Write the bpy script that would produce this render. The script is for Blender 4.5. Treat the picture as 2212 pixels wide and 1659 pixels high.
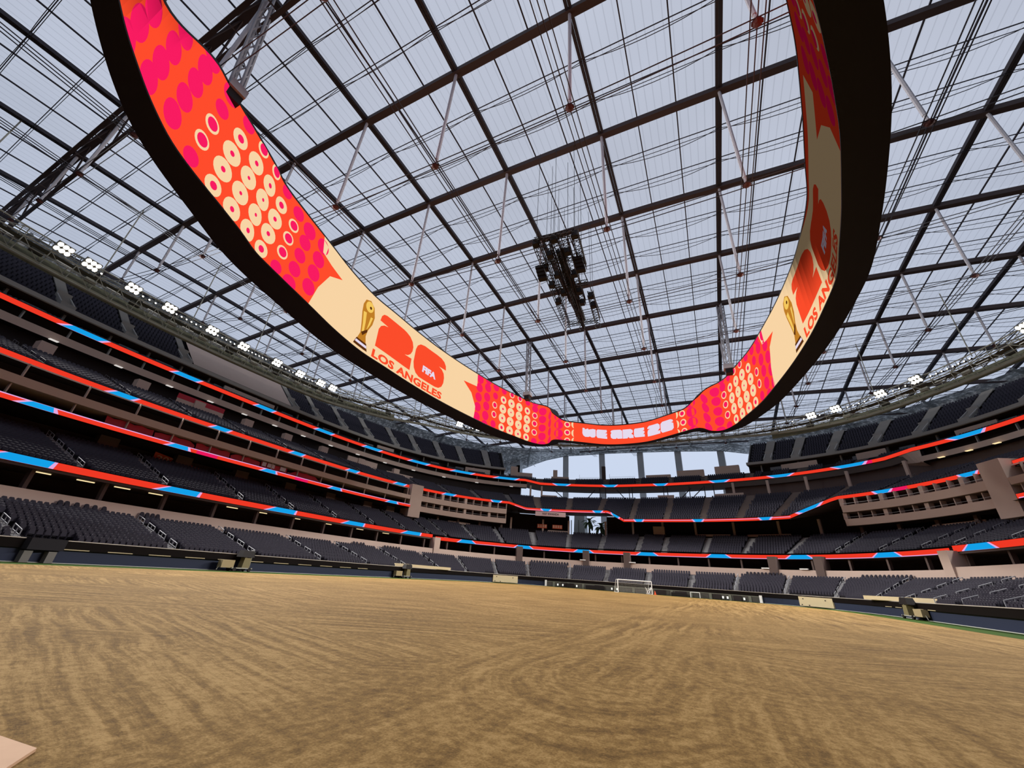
import bpy, bmesh, random
import math
import numpy as np
from mathutils import Vector, Matrix
random.seed(4); RNG = np.random.default_rng(4)
SC = bpy.context.scene; COL = SC.collection
for o in list(bpy.data.objects): bpy.data.objects.remove(o)

# ---------------------------------------------------------------- camera, sky, exposure, floodlighting
cam_d = bpy.data.cameras.new('camera'); cam = bpy.data.objects.new('camera', cam_d); COL.objects.link(cam)
cam_d.sensor_width = 36; cam_d.lens = 847.54/2212*36; cam_d.clip_end = 900; cam_d.clip_start = .05
_pi, _ro, _ya = (math.radians(v) for v in (26.0699, 4.0903, 26.821))
_f = np.array([-math.sin(_ya)*math.cos(_pi), math.cos(_ya)*math.cos(_pi), math.sin(_pi)])
_r = np.array([math.cos(_ya), math.sin(_ya), 0]); _u = np.cross(_r, _f)
_r2 = math.cos(_ro)*_r + math.sin(_ro)*_u; _u2 = -math.sin(_ro)*_r + math.cos(_ro)*_u
cam.matrix_world = Matrix([[_r2[i], _u2[i], -_f[i], (0, 0, 1.6)[i]] for i in range(3)] + [[0, 0, 0, 1]])
SC.camera = cam
SC.view_settings.view_transform = 'Standard'; SC.view_settings.look = 'None'
SC.view_settings.exposure = 0.0; SC.view_settings.gamma = 1.0; SC.view_settings.use_curve_mapping = False
W = bpy.data.worlds.new('overcast_sky'); SC.world = W; W.use_nodes = True
_n = W.node_tree.nodes; _l = W.node_tree.links
_bg = _n['Background']
_tc = _n.new('ShaderNodeTexCoord'); _sx = _n.new('ShaderNodeSeparateXYZ'); _cr = _n.new('ShaderNodeValToRGB')
_l.new(_tc.outputs['Generated'], _sx.inputs[0]); _l.new(_sx.outputs['Z'], _cr.inputs[0])
_cr.color_ramp.elements[0].position = 0.0; _cr.color_ramp.elements[0].color = (.57, .67, .86, 1)
_cr.color_ramp.elements[1].position = .8; _cr.color_ramp.elements[1].color = (.66, .715, .85, 1)
_l.new(_cr.outputs[0], _bg.inputs[0]); _bg.inputs[1].default_value = 1.0
FLOOD_W = 50000.0; FLOOD_COL = (1.0, .97, .92)
# ---------------------------------------------------------------- plan of the bowl
XC, YC, NB, A0, B0 = -15.31, 46.56, 2.8, 50.05, 64.54
def _sup(th, a, b, n):
    r = (abs(np.cos(th)/a)**n + abs(np.sin(th)/b)**n)**(-1/n)
    return np.stack([XC + r*np.cos(th), YC + r*np.sin(th)], -1)
_th = np.pi/2 - np.linspace(-np.pi, np.pi, 6001)
_pb = _sup(_th, A0, B0, NB)
_sb = np.concatenate([[0], np.cumsum(np.hypot(*np.diff(_pb, axis=0).T))]); LT = _sb[-1]; _sb = _sb - LT/2
SG = np.linspace(-LT/2, LT/2, 1201)            # arc length round the bowl: 0 = middle of the far end, - left, + right
BP = np.stack([np.interp(SG, _sb, _pb[:, 0]), np.interp(SG, _sb, _pb[:, 1])], -1)
_t = np.roll(BP, -6, 0) - np.roll(BP, 6, 0)
_t[:6] = BP[6:12]-BP[:6]; _t[-6:] = BP[-6:]-BP[-12:-6]
_t /= np.hypot(_t[:, 0], _t[:, 1])[:, None]
NO = np.stack([-_t[:, 1], _t[:, 0]], -1)       # outward normal
_k = np.ones(41)/41
for _c in range(2):
    _pad = np.concatenate([NO[-21:-1], NO[:, :], NO[1:21]]) 
    NO = np.stack([np.convolve(_pad[:, i], _k, 'valid') for i in (0, 1)], -1); NO /= np.hypot(NO[:, 0], NO[:, 1])[:, None]
WG = np.arange(-3, 121, 1.0)
def _ray_off(a, b, n):
    lo = np.full(len(SG), -40.0); hi = np.full(len(SG), 200.0)
    for _ in range(50):
        m = (lo+hi)/2; q = BP + NO*m[:, None]
        f = abs((q[:, 0]-XC)/a)**n + abs((q[:, 1]-YC)/b)**n - 1
        hi = np.where(f > 0, m, hi); lo = np.where(f > 0, lo, m)
    return lo
DT = np.stack([_ray_off(A0+w, B0+w, NB) for w in WG])
DF = _ray_off(37.4, 55.2, 5.0)                 # front wall of the lowest stand, along the same normals
def P(s, w):
    """plan point at arc s, offset w outward (w < -3: fraction of the way to the field wall)"""
    s = np.asarray(s, float); w = np.broadcast_to(np.asarray(w, float), s.shape)
    s = (s + LT/2) % LT - LT/2
    fi = (s + LT/2)/LT*1200; i = np.clip(fi.astype(int), 0, 1199); t = fi - i
    def lerp(A): return (A[i].T*(1-t) + A[i+1].T*t).T
    wi = np.clip(w - WG[0], 0, len(WG)-1.001); j = wi.astype(int); u = wi - j
    d = (DT[j, i]*(1-t) + DT[j, i+1]*t)*(1-u) + (DT[j+1, i]*(1-t) + DT[j+1, i+1]*t)*u
    dm = lerp(DT[0]); df = lerp(DF)
    d = np.where(w < -3, dm + (df-dm)*(-3-w)/9.0, d)      # w = -12 is the wall itself
    return lerp(BP) + lerp(NO)*np.asarray(d)[..., None]
def NRM(s):
    s = (np.asarray(s, float) + LT/2) % LT - LT/2
    n = np.stack([np.interp(s, SG, NO[:, 0]), np.interp(s, SG, NO[:, 1])], -1)
    return n/np.linalg.norm(n, axis=-1)[..., None]
# ---------------------------------------------------------------- helpers
MATS = {}
def lin(c): return tuple(((v/255)/12.92 if v <= 10 else ((v/255+.055)/1.055)**2.4) for v in c)
def mat(name, rgb, rough=.7, metal=0, noise=0, scale=1.0, bump=0, srgb=True, spec=.3):
    if name in MATS: return MATS[name]
    m = bpy.data.materials.new(name); m.use_nodes = True; nt = m.node_tree; b = nt.nodes['Principled BSDF']
    c = lin(rgb) if srgb else rgb
    b.inputs['Base Color'].default_value = (*c, 1); b.inputs['Roughness'].default_value = rough
    b.inputs['Metallic'].default_value = metal; b.inputs['Specular IOR Level'].default_value = spec
    if noise or bump:
        tc = nt.nodes.new('ShaderNodeTexCoord'); nz = nt.nodes.new('ShaderNodeTexNoise')
        nz.inputs['Scale'].default_value = scale; nz.inputs['Detail'].default_value = 5
        nt.links.new(tc.outputs['Object'], nz.inputs['Vector'])
        if noise:
            mx = nt.nodes.new('ShaderNodeMix'); mx.data_type = 'RGBA'
            mx.inputs[6].default_value = (*[v*(1-noise) for v in c], 1); mx.inputs[7].default_value = (*[min(1, v*(1+noise)) for v in c], 1)
            nt.links.new(nz.outputs['Fac'], mx.inputs[0]); nt.links.new(mx.outputs[2], b.inputs['Base Color'])
        if bump:
            bp = nt.nodes.new('ShaderNodeBump'); bp.inputs['Strength'].default_value = bump; bp.inputs['Distance'].default_value = .05
            nt.links.new(nz.outputs['Fac'], bp.inputs['Height']); nt.links.new(bp.outputs[0], b.inputs['Normal'])
    MATS[name] = m; return m
def emit(name, rgb, k=1.0, srgb=True):
    if name in MATS: return MATS[name]
    m = bpy.data.materials.new(name); m.use_nodes = True; nt = m.node_tree; nt.nodes.clear()
    e = nt.nodes.new('ShaderNodeEmission'); o = nt.nodes.new('ShaderNodeOutputMaterial')
    e.inputs[0].default_value = (*(lin(rgb) if srgb else rgb), 1); e.inputs[1].default_value = k
    nt.links.new(e.outputs[0], o.inputs[0]); MATS[name] = m; return m
def led(name, rgb, k=1.0):
    """LED tile with horizontal sun louvres: its light leaves in a cone, steep downward directions are shaded by the louvres."""
    if name in MATS: return MATS[name]
    m = bpy.data.materials.new(name); m.use_nodes = True; nt = m.node_tree; nt.nodes.clear(); N = nt.nodes.new; L = nt.links.new
    e = N('ShaderNodeEmission'); o = N('ShaderNodeOutputMaterial'); g = N('ShaderNodeNewGeometry')
    dt = N('ShaderNodeVectorMath'); dt.operation = 'DOT_PRODUCT'; L(g.outputs['Incoming'], dt.inputs[0]); L(g.outputs['Normal'], dt.inputs[1])
    ab = N('ShaderNodeMath'); ab.operation = 'ABSOLUTE'; L(dt.outputs['Value'], ab.inputs[0])
    sp = N('ShaderNodeSeparateXYZ'); L(g.outputs['Incoming'], sp.inputs[0])
    dv = N('ShaderNodeMath'); dv.operation = 'DIVIDE'; L(sp.outputs['Z'], dv.inputs[0]); L(ab.outputs[0], dv.inputs[1])
    mr = N('ShaderNodeMapRange'); mr.interpolation_type = 'SMOOTHSTEP'
    for i, v in zip(range(1, 5), (-2.25, -1.75, .13, 1.0)): mr.inputs[i].default_value = v
    L(dv.outputs[0], mr.inputs[0])
    ml = N('ShaderNodeMath'); ml.operation = 'MULTIPLY'; ml.inputs[1].default_value = k; L(mr.outputs[0], ml.inputs[0])
    e.inputs[0].default_value = (*lin(rgb), 1); L(ml.outputs[0], e.inputs[1]); L(e.outputs[0], o.inputs[0]); MATS[name] = m; return m

def tag(o, label=None, cat=None, group=None, kind=None):
    if label: o['label'] = label
    if cat: o['category'] = cat
    if group: o['group'] = group
    if kind: o['kind'] = kind
    return o
def empty(name, loc=(0, 0, 0), rz=0, **k):
    o = bpy.data.objects.new(name, None); COL.objects.link(o); o.location = loc; o.rotation_euler.z = rz
    return tag(o, **k)
def link(name, me, parent=None, **k):
    o = bpy.data.objects.new(name, me); COL.objects.link(o)
    if parent: o.parent = parent
    return tag(o, **k)
class MB:
    def __init__(s): s.v = []; s.f = []; s.m = []; s.n = 0
    def add(s, v, f, m=0):
        s.v.append(np.asarray(v, float).reshape(-1, 3)); s.f += [[i+s.n for i in q] for q in f]; s.m += [m]*len(f); s.n += len(s.v[-1]); return s
    def grid(s, rows, m=0, flip=False, closed=False):
        """rows: list of (N,3) arrays"""
        A = np.stack(rows); k, n, _ = A.shape; f = []
        for i in range(k-1):
            for j in range(n if closed else n-1):
                a, b, c, d = i*n+j, i*n+(j+1) % n, (i+1)*n+(j+1) % n, (i+1)*n+j
                f.append([d, c, b, a] if flip else [a, b, c, d])
        return s.add(A.reshape(-1, 3), f, m)
    def box(s, c, sx, sy, sz, X=(1, 0, 0), Y=(0, 1, 0), Z=(0, 0, 1), m=0, top=(1, 1)):
        c = np.array(c, float); X, Y, Z = (np.array(a, float) for a in (X, Y, Z)); v = []
        for k in (-1, 1):
            for i, j in ((-1, -1), (1, -1), (1, 1), (-1, 1)):
                a, b = (top if k > 0 else (1, 1))
                v.append(c + X*sx/2*i*a + Y*sy/2*j*b + Z*sz/2*k)
        return s.add(v, [[3, 2, 1, 0], [4, 5, 6, 7], [0, 1, 5, 4], [1, 2, 6, 5], [2, 3, 7, 6], [3, 0, 4, 7]], m)
    def tube(s, a, b, r, n=5, m=0, r2=None):
        a = np.array(a, float); b = np.array(b, float); d = b-a; L = np.linalg.norm(d)
        if L < 1e-6: return s
        d /= L; x = np.cross(d, (0, 0, 1) if abs(d[2]) < .9 else (1, 0, 0)); x /= np.linalg.norm(x); y = np.cross(d, x)
        t = np.arange(n)/n*2*np.pi; ring = np.outer(np.cos(t), x) + np.outer(np.sin(t), y)
        v = np.vstack([a + ring*r, b + ring*(r if r2 is None else r2)])
        f = [[i, (i+1) % n, n+(i+1) % n, n+i] for i in range(n)] + [list(range(n))[::-1], list(range(n, 2*n))]
        return s.add(v, f, m)
    def path(s, pts, r, n=4, m=0):
        for a, b in zip(pts[:-1], pts[1:]): s.tube(a, b, r, n, m)
        return s
    def ball(s, c, r, m=0, nu=8, nv=5, sz=1):
        c = np.array(c, float); v = [c+(0, 0, r*sz), c-(0, 0, r*sz)]
        for i in range(1, nv):
            for j in range(nu):
                t = math.pi*i/nv; p = 2*math.pi*j/nu
                v.append(c + np.array([r*math.sin(t)*math.cos(p), r*math.sin(t)*math.sin(p), r*sz*math.cos(t)]))
        f = [[0, 2+j, 2+(j+1) % nu] for j in range(nu)] + [[1, 2+(nv-2)*nu+(j+1) % nu, 2+(nv-2)*nu+j] for j in range(nu)]
        for i in range(nv-2):
            for j in range(nu): f.append([2+i*nu+j, 2+(i+1)*nu+j, 2+(i+1)*nu+(j+1) % nu, 2+i*nu+(j+1) % nu])
        return s.add(v, f, m)
    def mesh(s, name, mats, smooth=False):
        me = bpy.data.meshes.new(name); me.from_pydata(np.vstack(s.v).tolist(), [], s.f)
        for m in (mats if isinstance(mats, (list, tuple)) else [mats]): me.materials.append(m)
        if isinstance(mats, (list, tuple)) and len(mats) > 1: me.polygons.foreach_set('material_index', s.m)
        if smooth: me.polygons.foreach_set('use_smooth', [True]*len(me.polygons))
        me.update(); return me
    def build(s, name, mats, parent=None, smooth=False, **k):
        return link(name, s.mesh(name, mats, smooth), parent, **k)
def mesh_np(name, V, F, m):
    """big mesh from numpy: V (N,3), F (M,4)"""
    me = bpy.data.meshes.new(name); me.vertices.add(len(V)); me.vertices.foreach_set('co', V.astype(np.float32).ravel())
    me.loops.add(F.size); me.loops.foreach_set('vertex_index', F.astype(np.int32).ravel())
    me.polygons.add(len(F)); me.polygons.foreach_set('loop_start', np.arange(0, F.size, F.shape[1], dtype=np.int32))
    me.polygons.foreach_set('loop_total', np.full(len(F), F.shape[1], np.int32)); me.materials.append(m); me.update(calc_edges=True); return me
def P3(s, w, z):
    p = P(s, w); return np.concatenate([p, np.broadcast_to(np.asarray(z, float), p.shape[:-1])[..., None]], -1)
def srange(a, b, ds=1.6): return np.linspace(a, b, max(2, int(abs(b-a)/ds)+1))
def strip(a, b, prof, ds=1.6, mb=None, m=0):
    s = srange(a, b, ds); mb = mb or MB()
    rows = [P3(s, (w(s) if callable(w) else w), (z(s) if callable(z) else z)) for w, z in prof]
    return mb.grid(rows, m)
def frame(s):
    n = NRM(s); return np.array([n[1], -n[0], 0.]), np.array([n[0], n[1], 0.])   # tangent (to the right along s), outward
def sbox(mb, s, w, z, sx, sy, sz, m=0):
    X, Y = frame(s); return mb.box(P3(s, w, z), sx, sy, sz, X, Y, m=m)
def interp(pts):
    x, y = zip(*pts); return lambda s: np.interp(s, x, y)

# ---------------------------------------------------------------- materials
M_taupe = mat('taupe_concrete', (184, 163, 151), .8, noise=.06, scale=.4)
M_conc = mat('grey_concrete', (150, 148, 144), .85, noise=.08, scale=.6)
M_step = mat('step_concrete', (142, 142, 144), .85, noise=.08, scale=2)
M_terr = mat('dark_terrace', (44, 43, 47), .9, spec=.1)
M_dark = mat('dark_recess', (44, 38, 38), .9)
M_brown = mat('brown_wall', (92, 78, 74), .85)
M_seat = mat('charcoal_seat_plastic', (50, 48, 57), .75, noise=.12, scale=.7, spec=.12)
M_seatup = mat('blue_black_seat_plastic', (58, 62, 70), .55)
M_steel = mat('roof_steel', (70, 60, 60), .7, spec=.15)
M_steel2 = mat('purlin_steel', (58, 56, 62), .7, spec=.15)
M_cable = mat('cable_steel', (66, 66, 74), .7, spec=.15)
M_strut = mat('pale_grey_strut', (178, 176, 182), .5)
M_node = mat('rust_red_cast_node', (84, 50, 48), .8)
M_black = mat('black_powder_coat', (18, 13, 14), .6)
M_rail = mat('galvanised_rail', (136, 138, 144), .6)
M_truss = mat('grey_catwalk_steel', (158, 158, 146), .6)
M_wallblue = mat('navy_wall_pad', (36, 44, 66), .7)
M_white = mat('white_paint', (228, 228, 226), .6)
M_tan = mat('tan_board', (202, 186, 150), .8, noise=.05, scale=2)
M_redcloth = mat('red_banner_cloth', (176, 50, 64), .8, noise=.1, scale=.8)
M_orange = mat('orange_banner', (208, 92, 66), .8)
M_grass = None
R_RED = emit('ribbon_red_led', (243, 58, 38), .95); R_BLUE = emit('ribbon_blue_led', (20, 160, 232)); R_LAV = emit('ribbon_lilac_led', (226, 168, 222)); R_PINK = emit('ribbon_pink_led', (232, 24, 92))
L_CEIL = emit('warm_ceiling_tube', (255, 226, 170), 1.1)

# ---------------------------------------------------------------- ground
def sand_material():
    m = bpy.data.materials.new('groomed_sand'); m.use_nodes = True; nt = m.node_tree; N = nt.nodes.new; L = nt.links.new
    b = nt.nodes['Principled BSDF']; b.inputs['Roughness'].default_value = .95; b.inputs['Specular IOR Level'].default_value = .1
    tc = N('ShaderNodeTexCoord')
    def math_(op, a, bb=None):
        n = N('ShaderNodeMath'); n.operation = op
        for i, v in enumerate((a, bb)):
            if v is None: continue
            if isinstance(v, (int, float)): n.inputs[i].default_value = v
            else: L(v, n.inputs[i])
        return n.outputs[0]
    sep = N('ShaderNodeSeparateXYZ'); L(tc.outputs['Object'], sep.inputs[0]); X, Y = sep.outputs[0], sep.outputs[1]
    def vec(a, bb):
        c = N('ShaderNodeCombineXYZ'); L(a, c.inputs[0]); L(bb, c.inputs[1]); return c.outputs[0]
    def noise(v, sc, det=3, rough=.55):
        n = N('ShaderNodeTexNoise'); n.inputs['Scale'].default_value = sc; n.inputs['Detail'].default_value = det; n.inputs['Roughness'].default_value = rough; L(v, n.inputs['Vector']); return n.outputs['Fac']
    def ramp(v, a, bb, o0=0., o1=1.):
        r = N('ShaderNodeMapRange'); r.interpolation_type = 'SMOOTHSTEP'
        for i, k in zip(range(1, 5), (a, bb, o0, o1)): r.inputs[i].default_value = k
        L(v, r.inputs[0]); return r.outputs[0]
    blot0 = noise(tc.outputs['Object'], .11, 3)
    wob = math_('MULTIPLY', math_('SUBTRACT', blot0, .5), 3.2)
    wob2 = math_('MULTIPLY', math_('SUBTRACT', noise(tc.outputs['Object'], .9, 3), .5), .9)
    wob = math_('ADD', wob, wob2)
    # drag-mat passes: along the pitch, across it on a slant, and a tight turn in front of the camera
    sA = noise(vec(math_('ADD', math_('MULTIPLY', X, 2.6), wob), math_('MULTIPLY', Y, .10)), 1.0, 6, .68)
    u2 = math_('ADD', math_('MULTIPLY', X, .86), math_('MULTIPLY', Y, .50)); v2 = math_('SUBTRACT', math_('MULTIPLY', Y, .86), math_('MULTIPLY', X, .50))
    sB = noise(vec(math_('ADD', math_('MULTIPLY', v2, 4.2), wob), math_('MULTIPLY', u2, .16)), 1.0, 6, .68)
    u3 = math_('ADD', math_('MULTIPLY', X, .96), math_('MULTIPLY', Y, -.26)); v3 = math_('ADD', math_('MULTIPLY', Y, .96), math_('MULTIPLY', X, .26))
    sD = noise(vec(math_('ADD', math_('MULTIPLY', v3, 4.5), wob), math_('MULTIPLY', u3, .2)), 1.0, 6, .7)
    def turn_(cx, cy, ax, r0, r1):
        dx = math_('SUBTRACT', X, cx); dy = math_('SUBTRACT', Y, cy)
        rr = math_('SQRT', math_('ADD', math_('MULTIPLY', dx, dx), math_('MULTIPLY', math_('MULTIPLY', dy, dy), ax)))
        st_ = noise(vec(math_('ADD', math_('MULTIPLY', rr, 4.6), wob), math_('MULTIPLY', math_('ARCTAN2', dy, dx), .9)), 1.0, 6, .66)
        band = math_('MULTIPLY', ramp(rr, r1, r1+1.3, 1, 0), ramp(rr, r0-.5, r0+.5, 0, 1))
        return st_, math_('MULTIPLY', band, ramp(blot0, .36, .56, 1, .15))
    sC, mC = turn_(-2.0, 9.6, .30, .7, 2.5)
    sE_, mE = turn_(.9, 12.6, .5, .5, 1.9)
    slant = ramp(noise(tc.outputs['Object'], .05, 1), .44, .56)
    slant2 = math_('MAXIMUM', math_('MULTIPLY', slant, ramp(Y, 60, 20, 0, 1)), ramp(X, -3.0, -6.5, 0, 1))
    def mixf(f, a, bb):
        n = N('ShaderNodeMix'); L(f, n.inputs[0]); L(a, n.inputs[2]); L(bb, n.inputs[3]); return n.outputs[0]
    st = mixf(mE, mixf(mC, mixf(slant2, sA, mixf(ramp(blot0, .45, .58), sB, sD)), sC), sE_)
    grain = noise(tc.outputs['Object'], 7.0, 7, .75); grain2 = noise(tc.outputs['Object'], 42.0, 3, .7); blot = noise(tc.outputs['Object'], .35, 5, .6)
    val = math_('ADD', math_('ADD', math_('MULTIPLY', ramp(st, .33, .67), .36), math_('MULTIPLY', math_('ADD', blot, blot0), .34)), math_('ADD', math_('MULTIPLY', ramp(grain, .34, .66), .27), math_('MULTIPLY', ramp(grain2, .32, .68), .17)))
    cr = N('ShaderNodeValToRGB'); e = cr.color_ramp.elements
    e[0].position = .44; e[0].color = (.096, .052, .0145, 1); e[1].position = 1.06 - .06; e[1].color = (.355, .226, .086, 1)
    k = e.new(.72); k.color = (.205, .119, .035, 1)
    L(val, cr.inputs[0]); L(cr.outputs[0], b.inputs['Base Color'])
    bp = N('ShaderNodeBump'); bp.inputs['Strength'].default_value = .5; bp.inputs['Distance'].default_value = .03
    L(math_('ADD', math_('MULTIPLY', st, .9), math_('ADD', math_('MULTIPLY', grain, .8), math_('MULTIPLY', grain2, .5))), bp.inputs['Height']); L(bp.outputs[0], b.inputs['Normal'])
    return m
def rrect(a, b, n=5.0, k=160, y0=None):
    th = np.linspace(0, 2*np.pi, k, endpoint=False); r = (abs(np.cos(th)/a)**n + abs(np.sin(th)/b)**n)**(-1/n)
    return np.stack([XC + r*np.cos(th), YC + r*np.sin(th)], -1)
def disc(name, pts, z, m, **k):
    n = len(pts); v = np.c_[pts, np.full(n, z)]
    mb = MB(); mb.add(np.vstack([v, [[XC, YC, z]]]), [[i, (i+1) % n, n] for i in range(n)]); return mb.build(name, m, **k)
disc('floor', rrect(120, 150, 3), -.06, mat('concrete_apron', (120, 116, 110), .9), kind='structure', label='concrete floor slab under the stands and around the pitch')
disc('sand_field', rrect(33.0, 53.2, 5.5, 240), .03, sand_material(), kind='stuff', label='tan sand playing field with swirling drag-mat grooming lines', cat='sand')
gm = mat('green_turf', (46, 70, 18), .95, noise=.3, scale=3, bump=.6, spec=.05)
a_, b_ = rrect(33.0, 53.2, 5.5, 240), rrect(37.15, 54.9, 5.2, 240)
MB().grid([np.c_[a_, np.full(240, .035)], np.c_[b_, np.full(240, .05)]], closed=True).build('turf_border', gm, kind='stuff', label='narrow strip of green turf along the edge of the sand', cat='grass')
MB().add([(-6.9, 1.2, .03), (-5.5, .9, .03), (-4.95, 1.9, .03), (-5.35, 2.25, .03), (-6.9, 2.05, .03), (-6.9, 1.2, .055), (-5.5, .9, .055), (-4.95, 1.9, .055), (-5.35, 2.25, .055), (-6.9, 2.05, .055)],
         [[5, 6, 7, 8, 9], [0, 1, 6, 5], [1, 2, 7, 6], [2, 3, 8, 7], [3, 4, 9, 8], [4, 0, 5, 9]]).build('protective_mat', mat('pinkish_board', (196, 160, 130), .9, noise=.08, scale=5), label='flat pinkish board lying on the sand at the lower left corner', cat='board')
# field wall with navy pads, dark fascia above it
lane = empty('trim_1', kind='structure', label='low wall round the pitch with navy pads under a dark overhanging fascia')
strip(-165, 165, [(-11.95, 0), (-11.95, 1.2), (-11.6, 1.2)], 1.2).build('pad_wall', M_wallblue, lane)
strip(-165, 165, [(-11.9, .02), (-12.05, .04), (-12.05, .09), (-11.95, .1)], 1.2).build('white_kerb', mat('weathered_white_kerb', (196, 200, 186), .8), lane)
strip(-165, 165, [(-11.5, 1.12), (-12.25, 1.15), (-12.25, 1.86), (-12.05, 1.9), (-11.5, 1.9)], 1.2).build('fascia', mat('dark_brown_fascia', (17, 12, 11), .7, spec=.08), lane)
strip(-165, 165, [(-12.30, 1.87), (-12.30, 1.94), (-12.0, 1.94)], 1.2).build('fascia_cap', mat('pale_metal_cap', (186, 178, 168), .5), lane)
for i, s0 in enumerate(list(np.arange(-128, -86, 3.9)) + list(np.arange(58, 76, 3.6))):
    q = srange(s0, s0+2.3, .6); MB().grid([P3(q, -12.27, 1.16), P3(q, -12.27, 1.23)]).build('slot_light', mat('pale_slot', (190, 176, 140), .5), lane)
# ---------------------------------------------------------------- seating stands
A1 = [-141, -131, -117, -107, -96, -86, -75, -63, -52, -41, -31, -19, -9, 1, 10.8, 20.5, 31, 42, 54, 63.6, 72, 79, 87, 96]
A2 = [-140, -131, -122.5, -113.3, -102.5, -93.2, -83.6, -74, -65.2, -58, -53, -44.6, -37, -28.5, -19.8, -11.4, -2, 4.3, 13.4, 21.5, 30.1, 38.5, 46.2, 53.5, 59, 68, 77]
A3 = [-143, -134, -125.7, -117, -108.8, -99.8, -91, -82.2, -72.6, -64, -55.6, -48.2, -41, -33.6, -27.3, -20, -12, -3.5, 5.2, 13.5, 21, 28, 35, 42.5, 50, 59, 68]
A4 = [-26.5, -19.8, -12, -3.7, 5, 12.5, 20.5, 28, 35]
A5 = [-137, -129, -121, -113.7, -105.2, -81, -75, -68.5, -62, -55.7, -50.8, -45.7, -41.3, -36.5, 23.3, 27.1, 31.5, 36.3, 41, 45.8, 52, 58.5, 66]
R3W = interp([(-200, 11), (-34.5, 11), (-30.6, 8), (-10.3, 8), (-5.3, 3.5), (31.2, 3.5), (36.0, 11), (200, 11)])
R3Z = interp([(-200, 21.75), (-60, 21.9), (-34.3, 22.1), (-30.6, 20.25), (-10.0, 20.2), (-5.4, 17.25), (31.0, 17.35), (36.0, 21.95), (60, 21.7), (200, 21.7)])
R4Z = interp([(-200, 33.7), (-60, 33.5), (-29.4, 33.1), (-26.6, 32.15), (-11, 31.55), (3, 31.55), (25, 32.2), (38.3, 32.75), (41.5, 33.5), (200, 33.6)])
TI = {
 1: dict(w0=lambda s: 0*s-11.6, z0=lambda s: 0*s+1.5, w1=-2.0, z1=4.65, rows=14, s=(-165, 165), seat=(-146, 100)),
 2: dict(w0=lambda s: 0*s+.9, z0=lambda s: 0*s+9.25, w1=12.2, z1=14.15, rows=14, s=(-165, 150), seat=(-142, 78)),
 3: dict(w0=lambda s: R3W(s)+.9, z0=lambda s: R3Z(s)+.2, w1=22.4, z1=26.5, rows=13, s=(-165, 140), seat=(-145, 66)),
 4: dict(w0=lambda s: 0*s+26.7, z0=lambda s: R4Z(s)+.1, w1=30.4, z1=34.9, rows=4, s=(-165, 130), seat=(-140, 60)),
 5: dict(w0=lambda s: 0*s+31.4, z0=lambda s: 0*s+37.7, w1=42.3, z1=47.3, rows=15, s=(-165, -33.4), seat=(-142, -34)),
 6: dict(w0=lambda s: 0*s+31.4, z0=lambda s: 0*s+37.7, w1=42.3, z1=47.3, rows=15, s=(20.4, 130), seat=(20.9, 66)),
}
def row(T, k, s):
    f = k/T['rows']; return T['w0'](s)*(1-f) + T['w1']*f, T['z0'](s)*(1-f) + T['z1']*f
def terrace(T, name, m, parent):
    prof = []
    for k in range(T['rows']):
        prof += [((lambda s, k=k: row(T, k, s)[0]), (lambda s, k=k: row(T, k, s)[1])), ((lambda s, k=k: row(T, k+1, s)[0]), (lambda s, k=k: row(T, k, s)[1]))]
    prof.append((T['w1'], T['z1']))
    return strip(*T['s'], prof, 1.6).build(name, m, parent)
def aisle(T, sa, parent, width=1.25, m=None, dz=.06):
    mb = MB(); q = np.array([sa-width/2, sa+width/2]); rows_ = []
    for k in range(T['rows']):
        for h in (0, .5):
            w_, z_ = row(T, k+h, q); zz = row(T, k, q)[1] + (row(T, k+1, q)[1]-row(T, k, q)[1])*h + dz
            w2 = row(T, k+h+.5, q)[0]; rows_ += [P3(q, w_, zz), P3(q, w2, zz)]
    return mb.grid(rows_).build('aisle_stair', m or M_step, parent)
def handrails(T, sa, parent, n, r=.035, off=0.0, h=.85, m=None):
    for i in range(n):
        a = T['rows']*(i+.2)/n; b = T['rows']*(i+.78)/n; q = np.array([sa+off]); mb = MB()
        pa = P3(q, *row(T, a, q))[0]; pb = P3(q, *row(T, b, q))[0]; up = np.array([0, 0, 1.])
        mb.tube(pa, pa+up*h, r); mb.tube(pb, pb+up*h, r); mb.tube(pa+up*h, pb+up*h, r); mb.tube(pa+up*h*.5, pb+up*h*.5, r*.8); mid = (pa+pb)/2
        mb.tube(mid, mid+up*h, r*.8); mb.build('handrail', m or M_rail, parent)

lower = empty('lower_stand', kind='structure', label='lowest ring of charcoal seats behind the pitch wall with a taupe wall behind')
club = empty('club_stand', kind='structure', label='second ring of charcoal seats above the lowest red ribbon board')
middle = empty('middle_stand', kind='structure', label='third ring of charcoal seats above the stacked suites')
mezz = empty('mezzanine_stand', kind='structure', label='narrow ring of dark seats and parapets right above the topmost red ribbon board')
upper = empty('upper_stand', kind='structure', label='steep top decks of dark seats with pale stairs close under the roof edge')
terrace(TI[1], 'terrace', M_terr, lower); terrace(TI[2], 'terrace', M_terr, club); terrace(TI[3], 'terrace', M_terr, middle)
terrace(TI[4], 'terrace', M_terr, mezz); terrace(TI[5], 'terrace', M_terr, upper); terrace(TI[6], 'terrace', M_terr, upper)
for i, sa in enumerate(A1):
    aisle(TI[1], sa, lower, 1.5 if -35 < sa < 35 else 1.3)
    if abs(sa) > 14 or sa < -14: handrails(TI[1], sa, lower, 4, .045)
for sa in A2:
    aisle(TI[2], sa, club, 1.5 if -31 < sa < 31 else 1.15)
    if abs(sa) > 33: handrails(TI[2], sa, club, 4, .04)
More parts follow.
